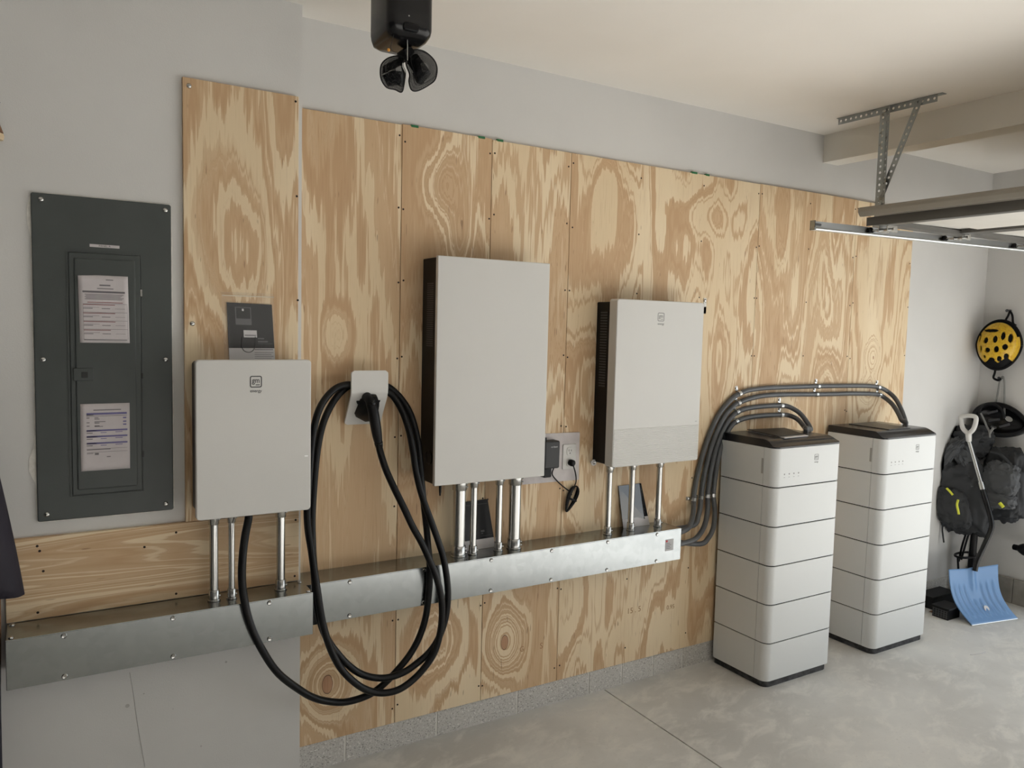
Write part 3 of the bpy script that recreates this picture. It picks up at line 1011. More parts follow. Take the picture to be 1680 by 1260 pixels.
build(MB().lathe((2.0605, -0.0146, 1.1500), (0.25, -1, -0.1), [(0, 0.014), (0.010, 0.0155), (0.022, 0.0145), (0.026, 0.010), (0.027, 0.006)], 16), 'plug', 'black', pc)
pp = [(2.066, -0.030, 1.146)] + [tuple(U(u, v, 'y', y)) for u, v, y in ((941, 765, -0.034), (944.5, 778, -0.026), (945, 790, -0.02), (942, 799, -0.018))]
build(MB().tube([pp[0], (Vector(pp[0]) + Vector(pp[1])) / 2, pp[1]], [0.010, 0.0075, 0.0045], 8), 'strain_relief', 'black', pc)
build(MB().tube(spline(pp, 6), 0.0030, 8), 'plug_lead', 'black', pc)
pp = [(1.964, -0.028, 1.136)] + [tuple(U(u, v, 'y', y)) for u, v, y in ((906, 778, -0.022), (914, 789, -0.014), (925, 799, -0.012), (934, 806, -0.014), (938, 812, -0.016))]
build(MB().tube(spline(pp, 6), 0.0030, 8), 'adapter_lead', 'black', pc)
mb = MB()
for k in range(5):
    w = 0.010 + 0.0045 * k
    lp = []
    for j in range(25):
        t = 2 * PI * j / 24
        cu_, cv_ = 937.5 - 10 * math.cos(t) * 0.82, 818.5 + 21 * math.cos(t)
        e = (3.2 + 1.15 * k) * math.sin(t) * (1.0 - 0.45 * math.cos(t))
        p = U(cu_ + e * 0.9, cv_ + e * 0.35, 'y', -0.010 - 0.006 * (k % 3) - 0.004 * math.sin(2 * t + k))
        lp.append(p)
    mb.tube(lp, 0.0030, 6, False)
cb = build(mb, 'coil_bundle', 'black', pc)
mb = MB().tube([U(930, 815, 'y', -0.013), U(937, 819, 'y', -0.030), U(945, 822, 'y', -0.013)], 0.005, 8)
build(mb, 'cord_tie', 'black', pc)

# ------------------------------------------------------------------ charging cable, holder and connector
ho = thing('cable_holder', 'white bent cable holder plate that holds the charging connector', 'cable holder', (1.07, 0, 1.365))
YH = -0.088
W0, W1 = 0.9895, 1.1370
def hold_pt(u, t):
    """t 0 top .. 1 bottom along the bent plate"""
    prof = [(-0.088, 1.586), (-0.088, 1.555), (-0.088, 1.520), (-0.086, 1.500), (-0.078, 1.480), (-0.062, 1.455), (-0.040, 1.420), (-0.024, 1.394), (-0.010, 1.371)]
    f = t * (len(prof) - 1); i = min(int(f), len(prof) - 2); f -= i
    y = prof[i][0] * (1 - f) + prof[i + 1][0] * f
    z = prof[i][1] * (1 - f) + prof[i + 1][1] * f
    return y, z
out = rrect(0, 1, 0, 1, 0.09, 5)
def pl_ring(off, ins):
    pts = []
    oo = inset(out, ins) if ins else out
    for a, b in oo:
        y, z = hold_pt(a, 1 - b)
        pts.append((a, b))
    return pts
mb = MB()
nu, nv = 14, 32
def ry(u, v):                                          # rounded-corner squeeze
    r = 0.075
    vv = v * 1.0
    m = 0.0
    for e in (vv, 1 - vv):
        d = e * 1.48
        if d < r:
            m = max(m, r - math.sqrt(max(0, r * r - (r - d) ** 2)))
    return m
def hp(u, v, off):
    m = ry(u, v)
    uu = m + u * (1 - 2 * m)
    y, z = hold_pt(uu, v)
    y2, z2 = hold_pt(uu, min(1, v + .02)); y1, z1 = hold_pt(uu, max(0, v - .02))
    ty, tz = y2 - y1, z2 - z1
    l = math.hypot(ty, tz)
    ny, nz = tz / l, -ty / l                            # towards the room
    if ny > 0: ny, nz = -ny, -nz
    return (W0 + (W1 - W0) * uu, y + ny * off, z + nz * off)
vsF = [hp(i / nu, j / nv, 0.0) for j in range(nv + 1) for i in range(nu + 1)]
vsB = [hp(i / nu, j / nv, -0.010) for j in range(nv + 1) for i in range(nu + 1)]
w = nu + 1
fs = [(j * w + i, j * w + i + 1, (j + 1) * w + i + 1, (j + 1) * w + i) for j in range(nv) for i in range(nu)]
nb = len(vsF)
fs += [tuple(k + nb for k in f[::-1]) for f in fs]
for i in range(nu):
    fs += [(i, nb + i, nb + i + 1, i + 1), (nv * w + i, nv * w + i + 1, nb + nv * w + i + 1, nb + nv * w + i)]
for j in range(nv):
    fs += [(j * w, (j + 1) * w, nb + (j + 1) * w, nb + j * w), (j * w + nu, nb + j * w + nu, nb + (j + 1) * w + nu, (j + 1) * w + nu)]
build(MB().add(vsF + vsB, fs), 'plate', 'white', ho)
build(MB().prism(rrect(1.015, 1.112, 1.452, 1.508, 0.02, 4), 'y', -0.0005, -0.072, 0), 'hook_block', 'black', ho)
# holster mouth
mb = MB()
hs = [(603, 646.5), (615, 646.8), (617, 652), (616.5, 662), (612, 690), (598, 691.5), (584, 684), (581.5, 678), (591, 655)]
def holster(off_y, shrink):
    c = Vector((sum(a for a, b in hs) / len(hs), sum(b for a, b in hs) / len(hs)))
    return [(c.x + (a - c.x) * shrink, c.y + (b - c.y) * shrink) for a, b in hs]
def on_plate(u, v):
    # intersection of the pixel ray with the sloped part of the plate
    d = AX_R * ((u - 840) / FPX) + AX_U * ((630 - v) / FPX) + AX_F
    best = None
    for k in range(200):
        t = k / 199
        y, z = hold_pt(0, t)
        s = (y - CAM.y) / d.y
        e = abs((CAM + d * s).z - z)
        if best is None or e < best[0]:
            best = (e, CAM + d * s)
    return best[1]
ring = [on_plate(a, b) for a, b in hs]
cen = sum(ring, Vector()) / len(ring)
r0 = [tuple(p + Vector((0, 0.006, 0))) for p in ring]
r1 = [tuple(p + Vector((0, -0.012, 0))) for p in ring]
r2 = [tuple(cen + (p - cen) * 0.86 + Vector((0.004, -0.026, 0.0))) for p in ring]
r3 = [tuple(cen + (p - cen) * 0.62 + Vector((0.012, -0.040, -0.002))) for p in ring]
build(MB().loft([r0, r1, r2, r3], True, True), 'holster', 'black', ho)

cn = thing('charging_connector', 'black charging connector handle plugged into the white holder', 'connector', tuple(cen))
hpth = [(606, 656, -0.110), (609, 664, -0.122), (612, 674, -0.128), (614.5, 688, -0.128), (617, 703, -0.124), (619, 716, -0.118), (620.5, 724, -0.114)]
pts = spline([U(*a[:2], 'y', a[2]) for a in hpth], 5)
rad = []
for i in range(len(pts)):
    t = i / (len(pts) - 1)
    rad.append(0.017 + 0.004 * math.sin(t * PI) - 0.001 * t)
build(MB().tube([pts[0] + Vector((0, .035, 0.01))] + pts, [0.020] + rad, 14), 'handle', 'black', cn)
p0 = U(612.5, 662, 'y', -0.142)
build(MB().lathe(p0 + Vector((0, 0.01, 0)), (0.15, -1, 0.35), [(0, 0.010), (0.008, 0.0095), (0.010, 0.007)], 12), 'release_button', 'gloss', cn)
e0, e1 = pts[-1], pts[-4]
dd = (e0 - e1).normalized()
mb = MB()
for k in range(3):
    mb.lathe(e0 + dd * (0.004 + k * 0.007), dd, [(0, 0.0165 - k * .0008), (0.005, 0.0165 - k * .0008)], 14)
mb.lathe(e0, dd, [(0, 0.013), (0.03, 0.0125)], 12)
build(mb, 'strain_relief', 'rubber', cn)
pb = U(626, 720, 'y', -0.108)
build(MB().lathe(pb, (1, -0.3, 0), [(-0.006, 0.006), (0.001, 0.0055), (0.002, 0.003)], 10), 'side_bolt', 'chrome', cn)

KA = [(407.5, 852, -.215), (402, 880, -.245), (398, 915, -.271), (397, 950, -.2745), (401, 985, -.2745), (411, 1025, -.2745), (430, 1066, -.270), (457, 1105, -.250), (495, 1134, -.215), (518, 1146, -.195), (541, 1151, -.180), (564, 1152, -.174), (587, 1147, -.170), (607, 1139, -.168), (622, 1129, -.168), (637.5, 1115, -.168), (655, 1096, -.168), (673, 1073, -.168), (688, 1045, -.168), (698.4, 1012, -.168), (703.5, 974, -.168), (705, 949, -.168), (705, 923.5, -.168), (702.5, 898, -.166), (699.8, 866, -.155), (695.5, 828, -.14), (692, 794, -.125), (689.5, 761, -.11), (686, 728, -.095), (680, 699, -.08), (670.5, 673, -.062), (656, 651.5, -.045), (639, 636, -.035), (622, 629.5, -.034), (607, 627, -.034), (590, 628.5, -.034)]
KL1 = [(573, 633, -.036), (558, 645, -.042), (544, 664, -.052), (532.5, 688, -.066), (525, 714, -.082), (519.5, 747, -.10), (516, 783, -.118), (513.5, 818, -.135), (512, 850, -.152), (512.3, 880, -.168), (513.5, 910, -.182), (516, 945, -.193), (519, 979, -.197), (523, 1007, -.197), (529.8, 1033, -.197), (541, 1055, -.197), (553.7, 1072, -.197), (569, 1089, -.197), (589, 1104, -.197), (612, 1111.5, -.197), (637.5, 1111.5, -.197), (663, 1102.6, -.197), (683, 1089, -.197), (703.5, 1071, -.197), (719, 1048, -.197), (730, 1017.5, -.197), (734.5, 987, -.197), (734, 956.5, -.197), (727.6, 916, -.196), (718, 885, -.19), (708, 857, -.182), (697.5, 829, -.170), (688.5, 800, -.158), (682, 770, -.145), (677.5, 740, -.13), (671.5, 709, -.113), (663, 682, -.095), (651.5, 659, -.075), (639.5, 645, -.064), (622, 637.5, -.061), (607, 635.5, -.061), (590, 633.5, -.061)]
KL2 = [(571, 631, -.063), (553, 636, -.068), (537, 650, -.078), (524, 671, -.092), (516.5, 696, -.106), (511.5, 728, -.118), (508.5, 768, -.132), (505.5, 808, -.148), (504, 842, -.165), (506, 872, -.183), (510.5, 900, -.200), (515.5, 936, -.216), (521.5, 974, -.224), (527.3, 1012, -.224), (534.8, 1043, -.224), (546, 1073, -.224), (561, 1099, -.224), (581.6, 1119.5, -.224), (602, 1132, -.224), (627, 1137, -.224), (652.7, 1132, -.224), (675.6, 1117, -.224), (696, 1096, -.224), (712.4, 1071, -.224), (721, 1043, -.224), (725, 1012, -.224), (724, 982, -.224), (716.5, 949, -.223), (704.5, 918, -.22), (691.5, 890, -.213), (677, 864, -.204), (662.5, 833, -.19), (646.7, 801, -.172), (633, 770, -.15), (624, 742, -.128)]
kp = [U(a, b, 'y', c) for a, b, c in KA + KL1 + KL2]
kp.insert(0, Vector((kp[0].x, kp[0].y, 1.114)))
kp.append(e0 + dd * 0.012)
cab = build(MB().tube(spline(kp, 5), 0.0132, 14), 'charging_cable', 'rubber', None, (kp[60].x, kp[60].y, 0.35))
tag(cab, 'thick black charging cable looped over the white holder and hanging below', 'cable')
# ------------------------------------------------------------------ flexible conduits to the battery towers
FX, FY, FS = 1100, 600, 3.9375
def fpx(a, b): return FX + a / FS, FY + b / FS
RF = 0.0132
YW = -RF - 0.0015
FA = [(150, 850, YW), (165, 750, YW), (190, 640, YW), (225, 520, YW), (268, 400, YW), (322, 300, YW), (380, 230, YW), (432, 187, YW), (500, 160, YW), (600, 145, YW), (700, 140, YW), (850, 135, YW), (950, 132, YW), (1100, 130, YW), (1250, 130, YW), (1340, 138, YW)]
FB = [(197, 850, YW), (210, 750, YW), (232, 640, YW), (264, 520, YW), (306, 410, YW), (354, 320, YW), (402, 265, YW), (438, 241, YW), (520, 210, YW), (620, 192, YW), (750, 186, YW), (940, 185, YW), (1060, 183, YW), (1180, 180, YW), (1330, 185, YW)]
FC = [(240, 840, YW), (250, 750, YW), (268, 640, YW), (295, 530, YW), (337, 420, YW), (382, 345, YW), (430, 300, YW), (500, 275, YW), (600, 262, YW), (700, 257, YW)]
FD = [(277, 835, YW), (285, 750, YW), (300, 640, YW), (322, 540, YW), (352, 460, YW), (386, 398, YW), (424, 361, YW), (500, 335, YW), (600, 322, YW), (700, 317, YW)]
starts = {
    'A': ((2.6395, -0.112, 0.772), (2.662, -0.112, 0.773), [(112, 1052, -0.098), (136, 1005, -0.075), (147, 945, -0.045), (150, 890, -0.022)]),
    'B': ((2.6395, -0.045, 0.772), (2.665, -0.046, 0.773), [(150, 1030, -0.050), (180, 970, -0.040), (193, 905, -0.024)]),
    'C': ((2.6395, -0.112, 0.716), (2.668, -0.112, 0.715), [(145, 1128, -0.108), (192, 1085, -0.092), (224, 1020, -0.065), (239, 935, -0.032), (241, 880, -0.018)]),
    'D': ((2.6395, -0.045, 0.716), (2.675, -0.048, 0.712), [(190, 1152, -0.072), (246, 1110, -0.072), (277, 1045, -0.056), (286, 955, -0.032), (281, 885, -0.018)]),
}
TOPZ = 1.242
ends = {
    'A': [(1400, 165, -0.032), (1452, 212, -0.080), (1490, 280, -0.130), (1514, 345, -0.165)],
    'B': [(1382, 206, -0.032), (1432, 248, -0.088), (1470, 305, -0.142), (1495, 355, -0.182)],
    'C': [(760, 264, -0.028), (830, 302, -0.070), (880, 362, -0.115), (906, 412, -0.148)],
    'D': [(760, 320, -0.030), (822, 347, -0.085), (866, 397, -0.145)],
}
tops = {'A': (4.375, -0.180, TOPZ), 'B': (4.342, -0.205, TOPZ), 'C': (3.512, -0.163, TOPZ), 'D': (3.476, -0.186, TOPZ)}
straps = {
    'A': [(142, 857), (445, 180), (945, 132), (1345, 138)],
    'B': [(192, 850), (437, 241), (945, 185), (1345, 188)],
    'C': [(239, 838), (430, 300), (712, 257)],
    'D': [(275, 833), (424, 361), (712, 317)],
}
labels = {'A': 'outermost grey flexible conduit, the top one reaching the far battery tower',
          'B': 'second grey flexible conduit, the lower one reaching the far battery tower',
          'C': 'third grey flexible conduit, the upper one reaching the near battery tower',
          'D': 'innermost grey flexible conduit, the lowest one reaching the near battery tower'}
for key, mid in (('A', FA), ('B', FB), ('C', FC), ('D', FD)):
    pts = [Vector(p) for p in starts[key][:2]] + [U(*fpx(a, b), 'y', y) for a, b, y in starts[key][2]]
    pts += [U(*fpx(a, b), 'y', y) for a, b, y in mid]
    pts += [U(*fpx(a, b), 'y', y) for a, b, y in ends[key]]
    tp = Vector(tops[key])
    pts += [tp + Vector((0, 0, 0.018)), tp]
    fc = thing('flexible_conduit', labels[key], 'conduit', tuple(pts[0]), 'flexible conduits to the battery towers')
    sp = spline(pts, 5)
    build(MB().tube(sp, RF, 12), 'hose', 'flexm', fc)
    for a, b in straps[key]:
        c = U(*fpx(a, b), 'y', YW)
        i = min(range(1, len(sp) - 1), key=lambda i: (sp[i] - c).length)
        c = sp[i]
        t = (sp[i + 1] - sp[i - 1]).normalized()
        upv = Vector((0, 0, 1)) if abs(t.z) < 0.8 else Vector((-1, 0, 0))
        n = t.cross(Vector((0, -1, 0))).normalized()
        if n.dot(upv) < 0:
            n = -n
        mb = MB()
        ring = []
        for k in range(9):
            an = -PI * 0.08 + PI * 1.16 * k / 8
            ring.append(n * math.cos(an) + Vector((0, -1, 0)) * math.sin(an))
        for rr in (1,):
            A = [c + d * (RF + 0.0025) - t * 0.009 for d in ring]; B = [c + d * (RF + 0.0025) + t * 0.009 for d in ring]
            A2 = [c + d * (RF + 0.0004) - t * 0.009 for d in ring]; B2 = [c + d * (RF + 0.0004) + t * 0.009 for d in ring]
            for k in range(8):
                mb.loft([[A[k], B[k], B2[k], A2[k]], [A[k + 1], B[k + 1], B2[k + 1], A2[k + 1]]])
        f = Vector((c.x, -0.0005, c.z)) + n * (RF + 0.001)
        g = f + n * 0.026
        o_ = Vector((0, -0.0022, 0))
        mb.loft([[f - t * 0.009, f + t * 0.009, f + t * 0.009 + o_, f - t * 0.009 + o_], [g - t * 0.009, g + t * 0.009, g + t * 0.009 + o_, g - t * 0.009 + o_]])
        s = build(mb, 'strap', 'chrome', fc)
        inst(trough_screw, 'strap_screw', tuple(f * 0.4 + g * 0.6 + o_), s)
    d = (Vector(pts[1]) - Vector(pts[0])).normalized()
    build(MB().lathe(pts[0] + Vector((0.0005, 0, 0)), d, [(0, 0.021), (0.010, 0.021), (0.011, 0.017), (0.026, 0.0165), (0.027, 0.014)], 12), 'fitting', 'darkgrey', fc)


# ------------------------------------------------------------------ battery towers
def battery(label, x0, x1, yb, yf):
    b = thing('battery_tower', label, 'battery', ((x0 + x1) / 2, (yb + yf) / 2, 0), 'battery towers by the plywood wall')
    R = 0.040
    build(MB().prism(rrect(x0 + 0.012, x1 - 0.012, yf + 0.010, yb - 0.002, 0.035, 5, (1, 1, 0, 0)), 'z', 0.0, 0.034, 0), 'base', painted('plinth_black', lin(40, 40, 42), lin(74, 74, 76), 40, 0.8), b)
    zs = [0.034, 0.2265, 0.4225, 0.6185, 0.8145, 1.0105, 1.2030]
    build(MB().prism(rrect(x0 + 0.006, x1 - 0.006, yf + 0.006, yb, 0.036, 5, (1, 1, 0, 0)), 'z', 0.030, 1.2035, 0), 'core', 'black', b)
    ys = yf + 0.072                                      # split between front cover and side shell
    for i in range(6):
        z0, z1 = zs[i] + (0.0028 if i else 0), zs[i + 1] - (0.0028 if i < 5 else 0)
        m = build(MB().prism([(x0, ys + 0.0010), (x1, ys + 0.0010), (x1, yb), (x0, yb)], 'z', z0, z1, 0.0008, 0.0008), 'battery_module', 'bwhite', b)
        fc_ = build(MB().prism(rrect(x0, x1, yf, ys - 0.0010, R, 8, (1, 1, 0, 0)), 'z', z0, z1, 0.0012, 0.0012), 'front_cover', 'bwhite', m)
        if i == 5:
            build(MB().box(x0 - 0.0006, x0 + 0.002, ys + 0.002, ys + 0.014, 1.072, 1.148), 'side_grip', 'side', m)
            logo(x0 + 0.3025 * (x1 - x0) / 0.505 - 0.0 + 0.0, 1.1615, 0.031, yf, m, 'logofaint')
            mb = MB()
            for k in range(4):
                xx = x0 + 0.068 + 0.0345 * k
                mb.lathe((xx, yf, 1.0755), (0, -1, 0), [(0, 0.0042), (0.0006, 0.0042)], 10)
                mb.box(xx - 0.005, xx + 0.005, yf, yf - 0.0005, 1.0585, 1.0605)
            build(mb, 'status_icons', 'logofaint', m)
    # dark cap with a sloped front roll
    cap = build(MB().prism(rrect(x0, x1, yf, yb, R, 8, (1, 1, 0, 0)), 'z', 1.2032, 1.2125, 0.002), 'cap_rim', 'capm', b)
    pr = [(yb, 1.2120), (yb, TOPZ - 0.003), (yb - 0.003, TOPZ), (yf + 0.066, TOPZ), (yf + 0.058, TOPZ - 0.0016), (yf + 0.048, TOPZ - 0.0065), (yf + 0.036, TOPZ - 0.016), (yf + 0.022, 1.2150), (yf + 0.016, 1.2120)]
    n = len(pr)
    def xr(x, k): return [(x, p[0], p[1]) for p in pr]
    mb = MB()
    top = [[(x0 + 0.001 + d, p[0], p[1]) for p in pr] for d in (0.0,)] + [[(x1 - 0.001 - 0.034 * max(0, min(1, (p[1] - 1.212) / 0.03)) , p[0], p[1]) for p in pr]]
    mb.loft(top, True, True)
    build(mb, 'cap', 'capm', b)
    return b


battery('near white battery tower of six stacked modules with dark cap', 3.029, 3.534, -0.021, -0.371)
battery('far white battery tower of six stacked modules beside the hanging bags', 3.884, 4.390, -0.021, -0.379)

lf = thing('booklet', 'black booklet with pale edge lying on the near battery tower', 'booklet', (3.26, -0.19, TOPZ))
def flat_quad(c, z0, z1, lift=0.0):
    return MB().loft([[(x, y, z0 + (lift if i in (0, 3) else 0)) for i, (x, y) in enumerate(c)], [(x, y, z1 + (lift if i in (0, 3) else 0)) for i, (x, y) in enumerate(c)]])
cq = [(3.190, -0.045), (3.150, -0.318), (3.345, -0.305), (3.440, -0.075)]
build(flat_quad(cq, TOPZ + 0.0005, TOPZ + 0.004), 'pages', 'cardwht', lf)
cq2 = [(3.188, -0.043), (3.151, -0.285), (3.352, -0.275), (3.442, -0.074)]
build(flat_quad(cq2, TOPZ + 0.004, TOPZ + 0.0065, 0.004), 'cover', 'cardblk', lf)
l2 = thing('booklet', 'dark booklet in a clear sleeve lying on the far battery tower', 'booklet', (4.1, -0.2, TOPZ))
cq = [(4.03, -0.05), (4.02, -0.31), (4.22, -0.31), (4.25, -0.06)]
build(flat_quad(cq, TOPZ + 0.0005, TOPZ + 0.004), 'cover', 'cardblk', l2)
def film2(u, v):
    x = 3.99 + 0.29 * u; y = -0.045 - 0.285 * v
    return (x, y, TOPZ + 0.006 + 0.006 * abs(mnoise.noise(Vector((u * 5, v * 5, 2)))) + 0.010 * max(0, 0.25 - v) * 4 * (1 - abs(2 * u - 1)))
build(MB().grid(film2, 20, 20), 'clear_sleeve', 'film', l2)

# ------------------------------------------------------------------ overhead door, track and hanger
def perforated(mb, a, b, wdir, width, thick, step=0.0285, hole=0.0064):
    """flat strip from a to b with round holes along its middle (real openings)"""
    a, b = Vector(a), Vector(b)
    t = (b - a); L = t.length; t.normalize()
    wv = Vector(wdir).normalized()
    nrm = t.cross(wv).normalized() * thick
    n = max(1, int(L / step)); st = L / n
    for k in range(n):
        c0 = a + t * (k * st)
        cx = c0 + t * (st / 2) + wv * (width / 2)
        sq = []
        m = 12
        inner = [cx + (t * math.cos(2 * PI * j / m) + wv * math.sin(2 * PI * j / m)) * hole for j in range(m)]
        outer = []
        for j in range(m):
            c, s = math.cos(2 * PI * j / m), math.sin(2 * PI * j / m)
            k2 = 1 / max(abs(c) / (st / 2), abs(s) / (width / 2))
            outer.append(cx + t * (c * k2) + wv * (s * k2))
        # pull nearest ring points to the corners
        for sx in (-1, 1):
            for sy in (-1, 1):
                cor = cx + t * (sx * st / 2) + wv * (sy * width / 2)
                j = min(range(m), key=lambda j: (outer[j] - cor).length)
                outer[j] = cor
        f0 = [p for p in outer]; g0 = [p for p in inner]
        vs = f0 + g0 + [p + nrm for p in f0] + [p + nrm for p in g0]
        fs = []
        for j in range(m):
            q = (j + 1) % m
            fs += [(j, q, m + q, m + j), (2 * m + j, 3 * m + j, 3 * m + q, 2 * m + q), (m + j, m + q, 3 * m + q, 3 * m + j), (j, 2 * m + j, 2 * m + q, q)]
        mb.add(vs, fs)
    return mb


hg = thing('track_hanger', 'perforated steel angle hanger holding the garage door track from the ceiling', 'hanger', (3.52, -0.52, HC))
XA = 3.521
mb = MB()
perforated(mb, (XA, -0.252, HC - 0.036), (XA, -0.770, HC - 0.036), (0, 0, 1), 0.034, 0.0025)
mb.box(XA, XA + 0.034, -0.240, -0.790, HC - 0.0025, HC)
build(mb, 'ceiling_angle', 'bracket', hg)
yp = -0.517
mb = MB()
perforated(mb, (XA - 0.0035, yp + 0.030, 2.31), (XA - 0.0035, yp + 0.030, HC - 0.008), (0, -1, 0), 0.034, 0.0025)
perforated(mb, (XA - 0.0035, yp - 0.004, 2.31), (XA - 0.0035, yp - 0.004, HC - 0.008), (-0.55, -0.8, 0), 0.034, 0.0025)
build(mb, 'drop_angle', 'bracket', hg)
mb = MB()
perforated(mb, (XA - 0.008, -0.705, HC - 0.010), (XA - 0.008, -0.520, 2.40), (0, 1, 0.33), 0.030, 0.0025)
build(mb, 'brace', 'bracket', hg)
inst(bright_me, 'bolt', (XA - 0.008, yp, HC - 0.022), hg, (0, 0, -PI / 2))

YT = -0.50
tk = thing('door_track', 'bright galvanised horizontal garage door track', 'door track', (4.2, YT, 2.26))
def track_z(x): return 2.2405 + (x - 3.03) * 0.0175
prof = [(0.0, 0.046), (-0.002, 0.046), (-0.002, 0.002), (-0.020, 0.002), (-0.020, 0.010), (-0.0225, 0.010), (-0.0225, -0.0005), (0.0, -0.0005)]
prof = [(0.014, 0.046), (0.014, 0.044), (0.0, 0.044), (0.0, 0.002), (-0.022, 0.002), (-0.022, 0.012), (-0.0245, 0.012), (-0.0245, -0.0005), (-0.0, -0.0005), (0.0025, -0.0005), (0.0025, 0.042), (0.014, 0.042)]
prof = [(0.0, 0.0445), (0.0, 0.002), (-0.022, 0.002), (-0.022, 0.012), (-0.0245, 0.012), (-0.0245, -0.0005), (0.0025, -0.0005), (0.0025, 0.0445)]
ringf = lambda x: [(x, YT + a, track_z(x) + b) for a, b in prof]
build(MB().loft([ringf(3.03), ringf(5.30)]), 'rail', 'trackm', tk)
build(MB().tube([(3.036, YT - 0.021, track_z(3.03) + 0.006), (5.30, YT - 0.021, track_z(5.30) + 0.006)], 0.0068, 12), 'lower_lip', 'trackm', tk)
build(MB().box(3.030, 3.034, YT - 0.024, YT + 0.0024, track_z(3.03), track_z(3.03) + 0.044), 'end_stop', 'galv', tk)
build(MB().lathe((3.036, YT - 0.012, track_z(3.03) + 0.028), (1, 0, 0), [(0, 0.005), (0.05, 0.005)], 8), 'stop_bolt', 'darkgrey', tk)

gd = thing('garage_door', 'raised sectional garage door with taupe strut, hanging level under the ceiling', 'garage door', (4.3, -2.9, 2.33))
Y0, Y1 = -0.565, -5.45
st = MB()
pr = [(3.283, 2.340), (3.283, 2.352), (3.292, 2.362), (3.330, 2.364), (3.338, 2.356), (3.338, 2.332), (3.322, 2.322), (3.300, 2.320), (3.290, 2.330)]
st.loft([[(a, Y0 + 0.003, b) for a, b in pr], [(a, Y1, b) for a, b in pr]])
build(st, 'top_strut', 'strut', gd)
rl = MB().prism([(3.345, 2.280), (3.3465, 2.280), (3.362, 2.315), (3.40, 2.3155), (3.40, 2.320), (3.345, 2.320)], 'y', Y0 - 0.002, Y1)
build(rl, 'top_rail', 'strutd', gd)
xs_ = [3.40, 4.09, 4.78, 5.34]
for i in range(3):
    a, b = xs_[i] + 0.002, xs_[i + 1] - 0.002
    zb_ = lambda x: track_z(x) + 0.062
    s = build(MB().loft([[(a, Y0, zb_(a)), (b, Y0, zb_(b)), (b, Y0, zb_(b) + 0.04), (a, Y0, zb_(a) + 0.04)], [(a, Y1, zb_(a)), (b, Y1, zb_(b)), (b, Y1, zb_(b) + 0.04), (a, Y1, zb_(a) + 0.04)]]), 'door_section', 'doorpaint', gd)
    zc = zb_((a + b) / 2)
    for yy0, yy1 in ((Y0, Y0 - 0.055), (Y0 - 1.05, Y0 - 1.13), (Y0 - 2.4, Y0 - 2.48), (Y0 - 3.8, Y0 - 3.88)):
        build(MB().box(a, b, yy0, yy1, zb_(a) - 0.020, zb_(a) + 0.004), 'stile', 'strutd' if yy0 == Y0 else 'doorpaint', s)
    for xx in (a, b - 0.05):
        build(MB().box(xx, xx + 0.05, Y0 - 0.06, Y1, zb_(xx) - 0.022, zb_(xx) + 0.004), 'section_rail', 'strutd', s)
    for k in range(4):
        ya = Y0 - 0.16 - k * 1.22
        mb = MB()
        o = [(a + 0.09, ya), (b - 0.09, ya), (b - 0.09, ya - 0.95), (a + 0.09, ya - 0.95)]
        i_ = [(a + 0.14, ya - 0.05), (b - 0.14, ya - 0.05), (b - 0.14, ya - 0.90), (a + 0.14, ya - 0.90)]
        mb.loft([[(x, y, zc + 0.003) for x, y in o], [(x, y, zc - 0.012) for x, y in inset(o, 0.012)], [(x, y, zc - 0.012) for x, y in i_]])
        build(mb, 'raised_panel', 'doorpaint', s)
for k, x in enumerate((3.461, 4.095, 4.800)):
    z = track_z(x) + 0.023
    build(MB().lathe((x, YT - 0.002, z), (0, -1, 0), [(0.0, 0.017), (0.004, 0.019), (0.012, 0.019), (0.016, 0.014)], 14), 'roller', 'black', gd)
    build(MB().lathe((x, YT - 0.014, z), (0, -1, 0), [(0, 0.006), (0.12, 0.006)], 8), 'roller_stem', 'chrome', gd)
    build(MB().box(x - 0.03, x + 0.05, YT - 0.072, YT - 0.075, z - 0.012, z + 0.050).box(x - 0.03, x + 0.05, YT - 0.115, YT - 0.118, z - 0.012, z + 0.050).box(x - 0.03, x + 0.05, YT - 0.072, YT - 0.118, z + 0.048, z + 0.051), 'hinge_bracket', 'emt', gd)
build(MB().box(3.50, 3.62, YT + 0.004, YT + 0.007, 2.285, 2.34), 'bolt_plate', 'strut', tk)

# ------------------------------------------------------------------ ceiling unit and the mesh thing that hangs from it
cu_ = thing('ceiling_unit', 'black rounded housing hanging from the ceiling at the top edge', 'ceiling unit', (0.955, -0.6, HC))
mb = MB()
def cring(z, k, dy):
    return [(0.957 + (x - 0.957) * k, -0.60 + (y + 0.60) * k + dy, z) for x, y in rrect(0.884, 1.030, -0.69, -0.51, 0.03, 5)]
rings = [cring(z, k, d) for z, k, d in ((2.8754, 1.0, 0), (2.72, 1.0, 0), (2.655, 1.0, 0), (2.640, 0.965, 0.002), (2.626, 0.87, 0.01), (2.618, 0.66, 0.018), (2.616, 0.3, 0.02))]
mb.loft(rings, True, True)
build(mb, 'housing', 'gloss', cu_)
p = U(671, 26, 'y', -0.69)
build(MB().lathe(p, (0, -1, 0), [(-0.004, 0.0025), (0.001, 0.0022)], 8), 'status_light', 'chrome', cu_)
p1, p2 = U(668.5, 40, 'y', -0.655), U(668.5, 99, 'y', -0.655)
build(MB().tube([p1, p2], 0.0012, 6), 'hook_wire', 'chrome', cu_)
lp = [U(u, v, 'y', -0.70) for u, v in ((646, 57), (642, 72), (641, 79), (646, 85), (652, 86))]
build(MB().tube(spline(lp, 5), 0.0008, 5), 'thin_cord', 'black', cu_)
p = U(637.5, 82, 'y', -0.70)
build(MB().lathe(p, (0, 0, 1), [(-0.004, 0.003), (0, 0.005), (0.004, 0.003)], 8), 'orange_tag', 'orange', cu_)
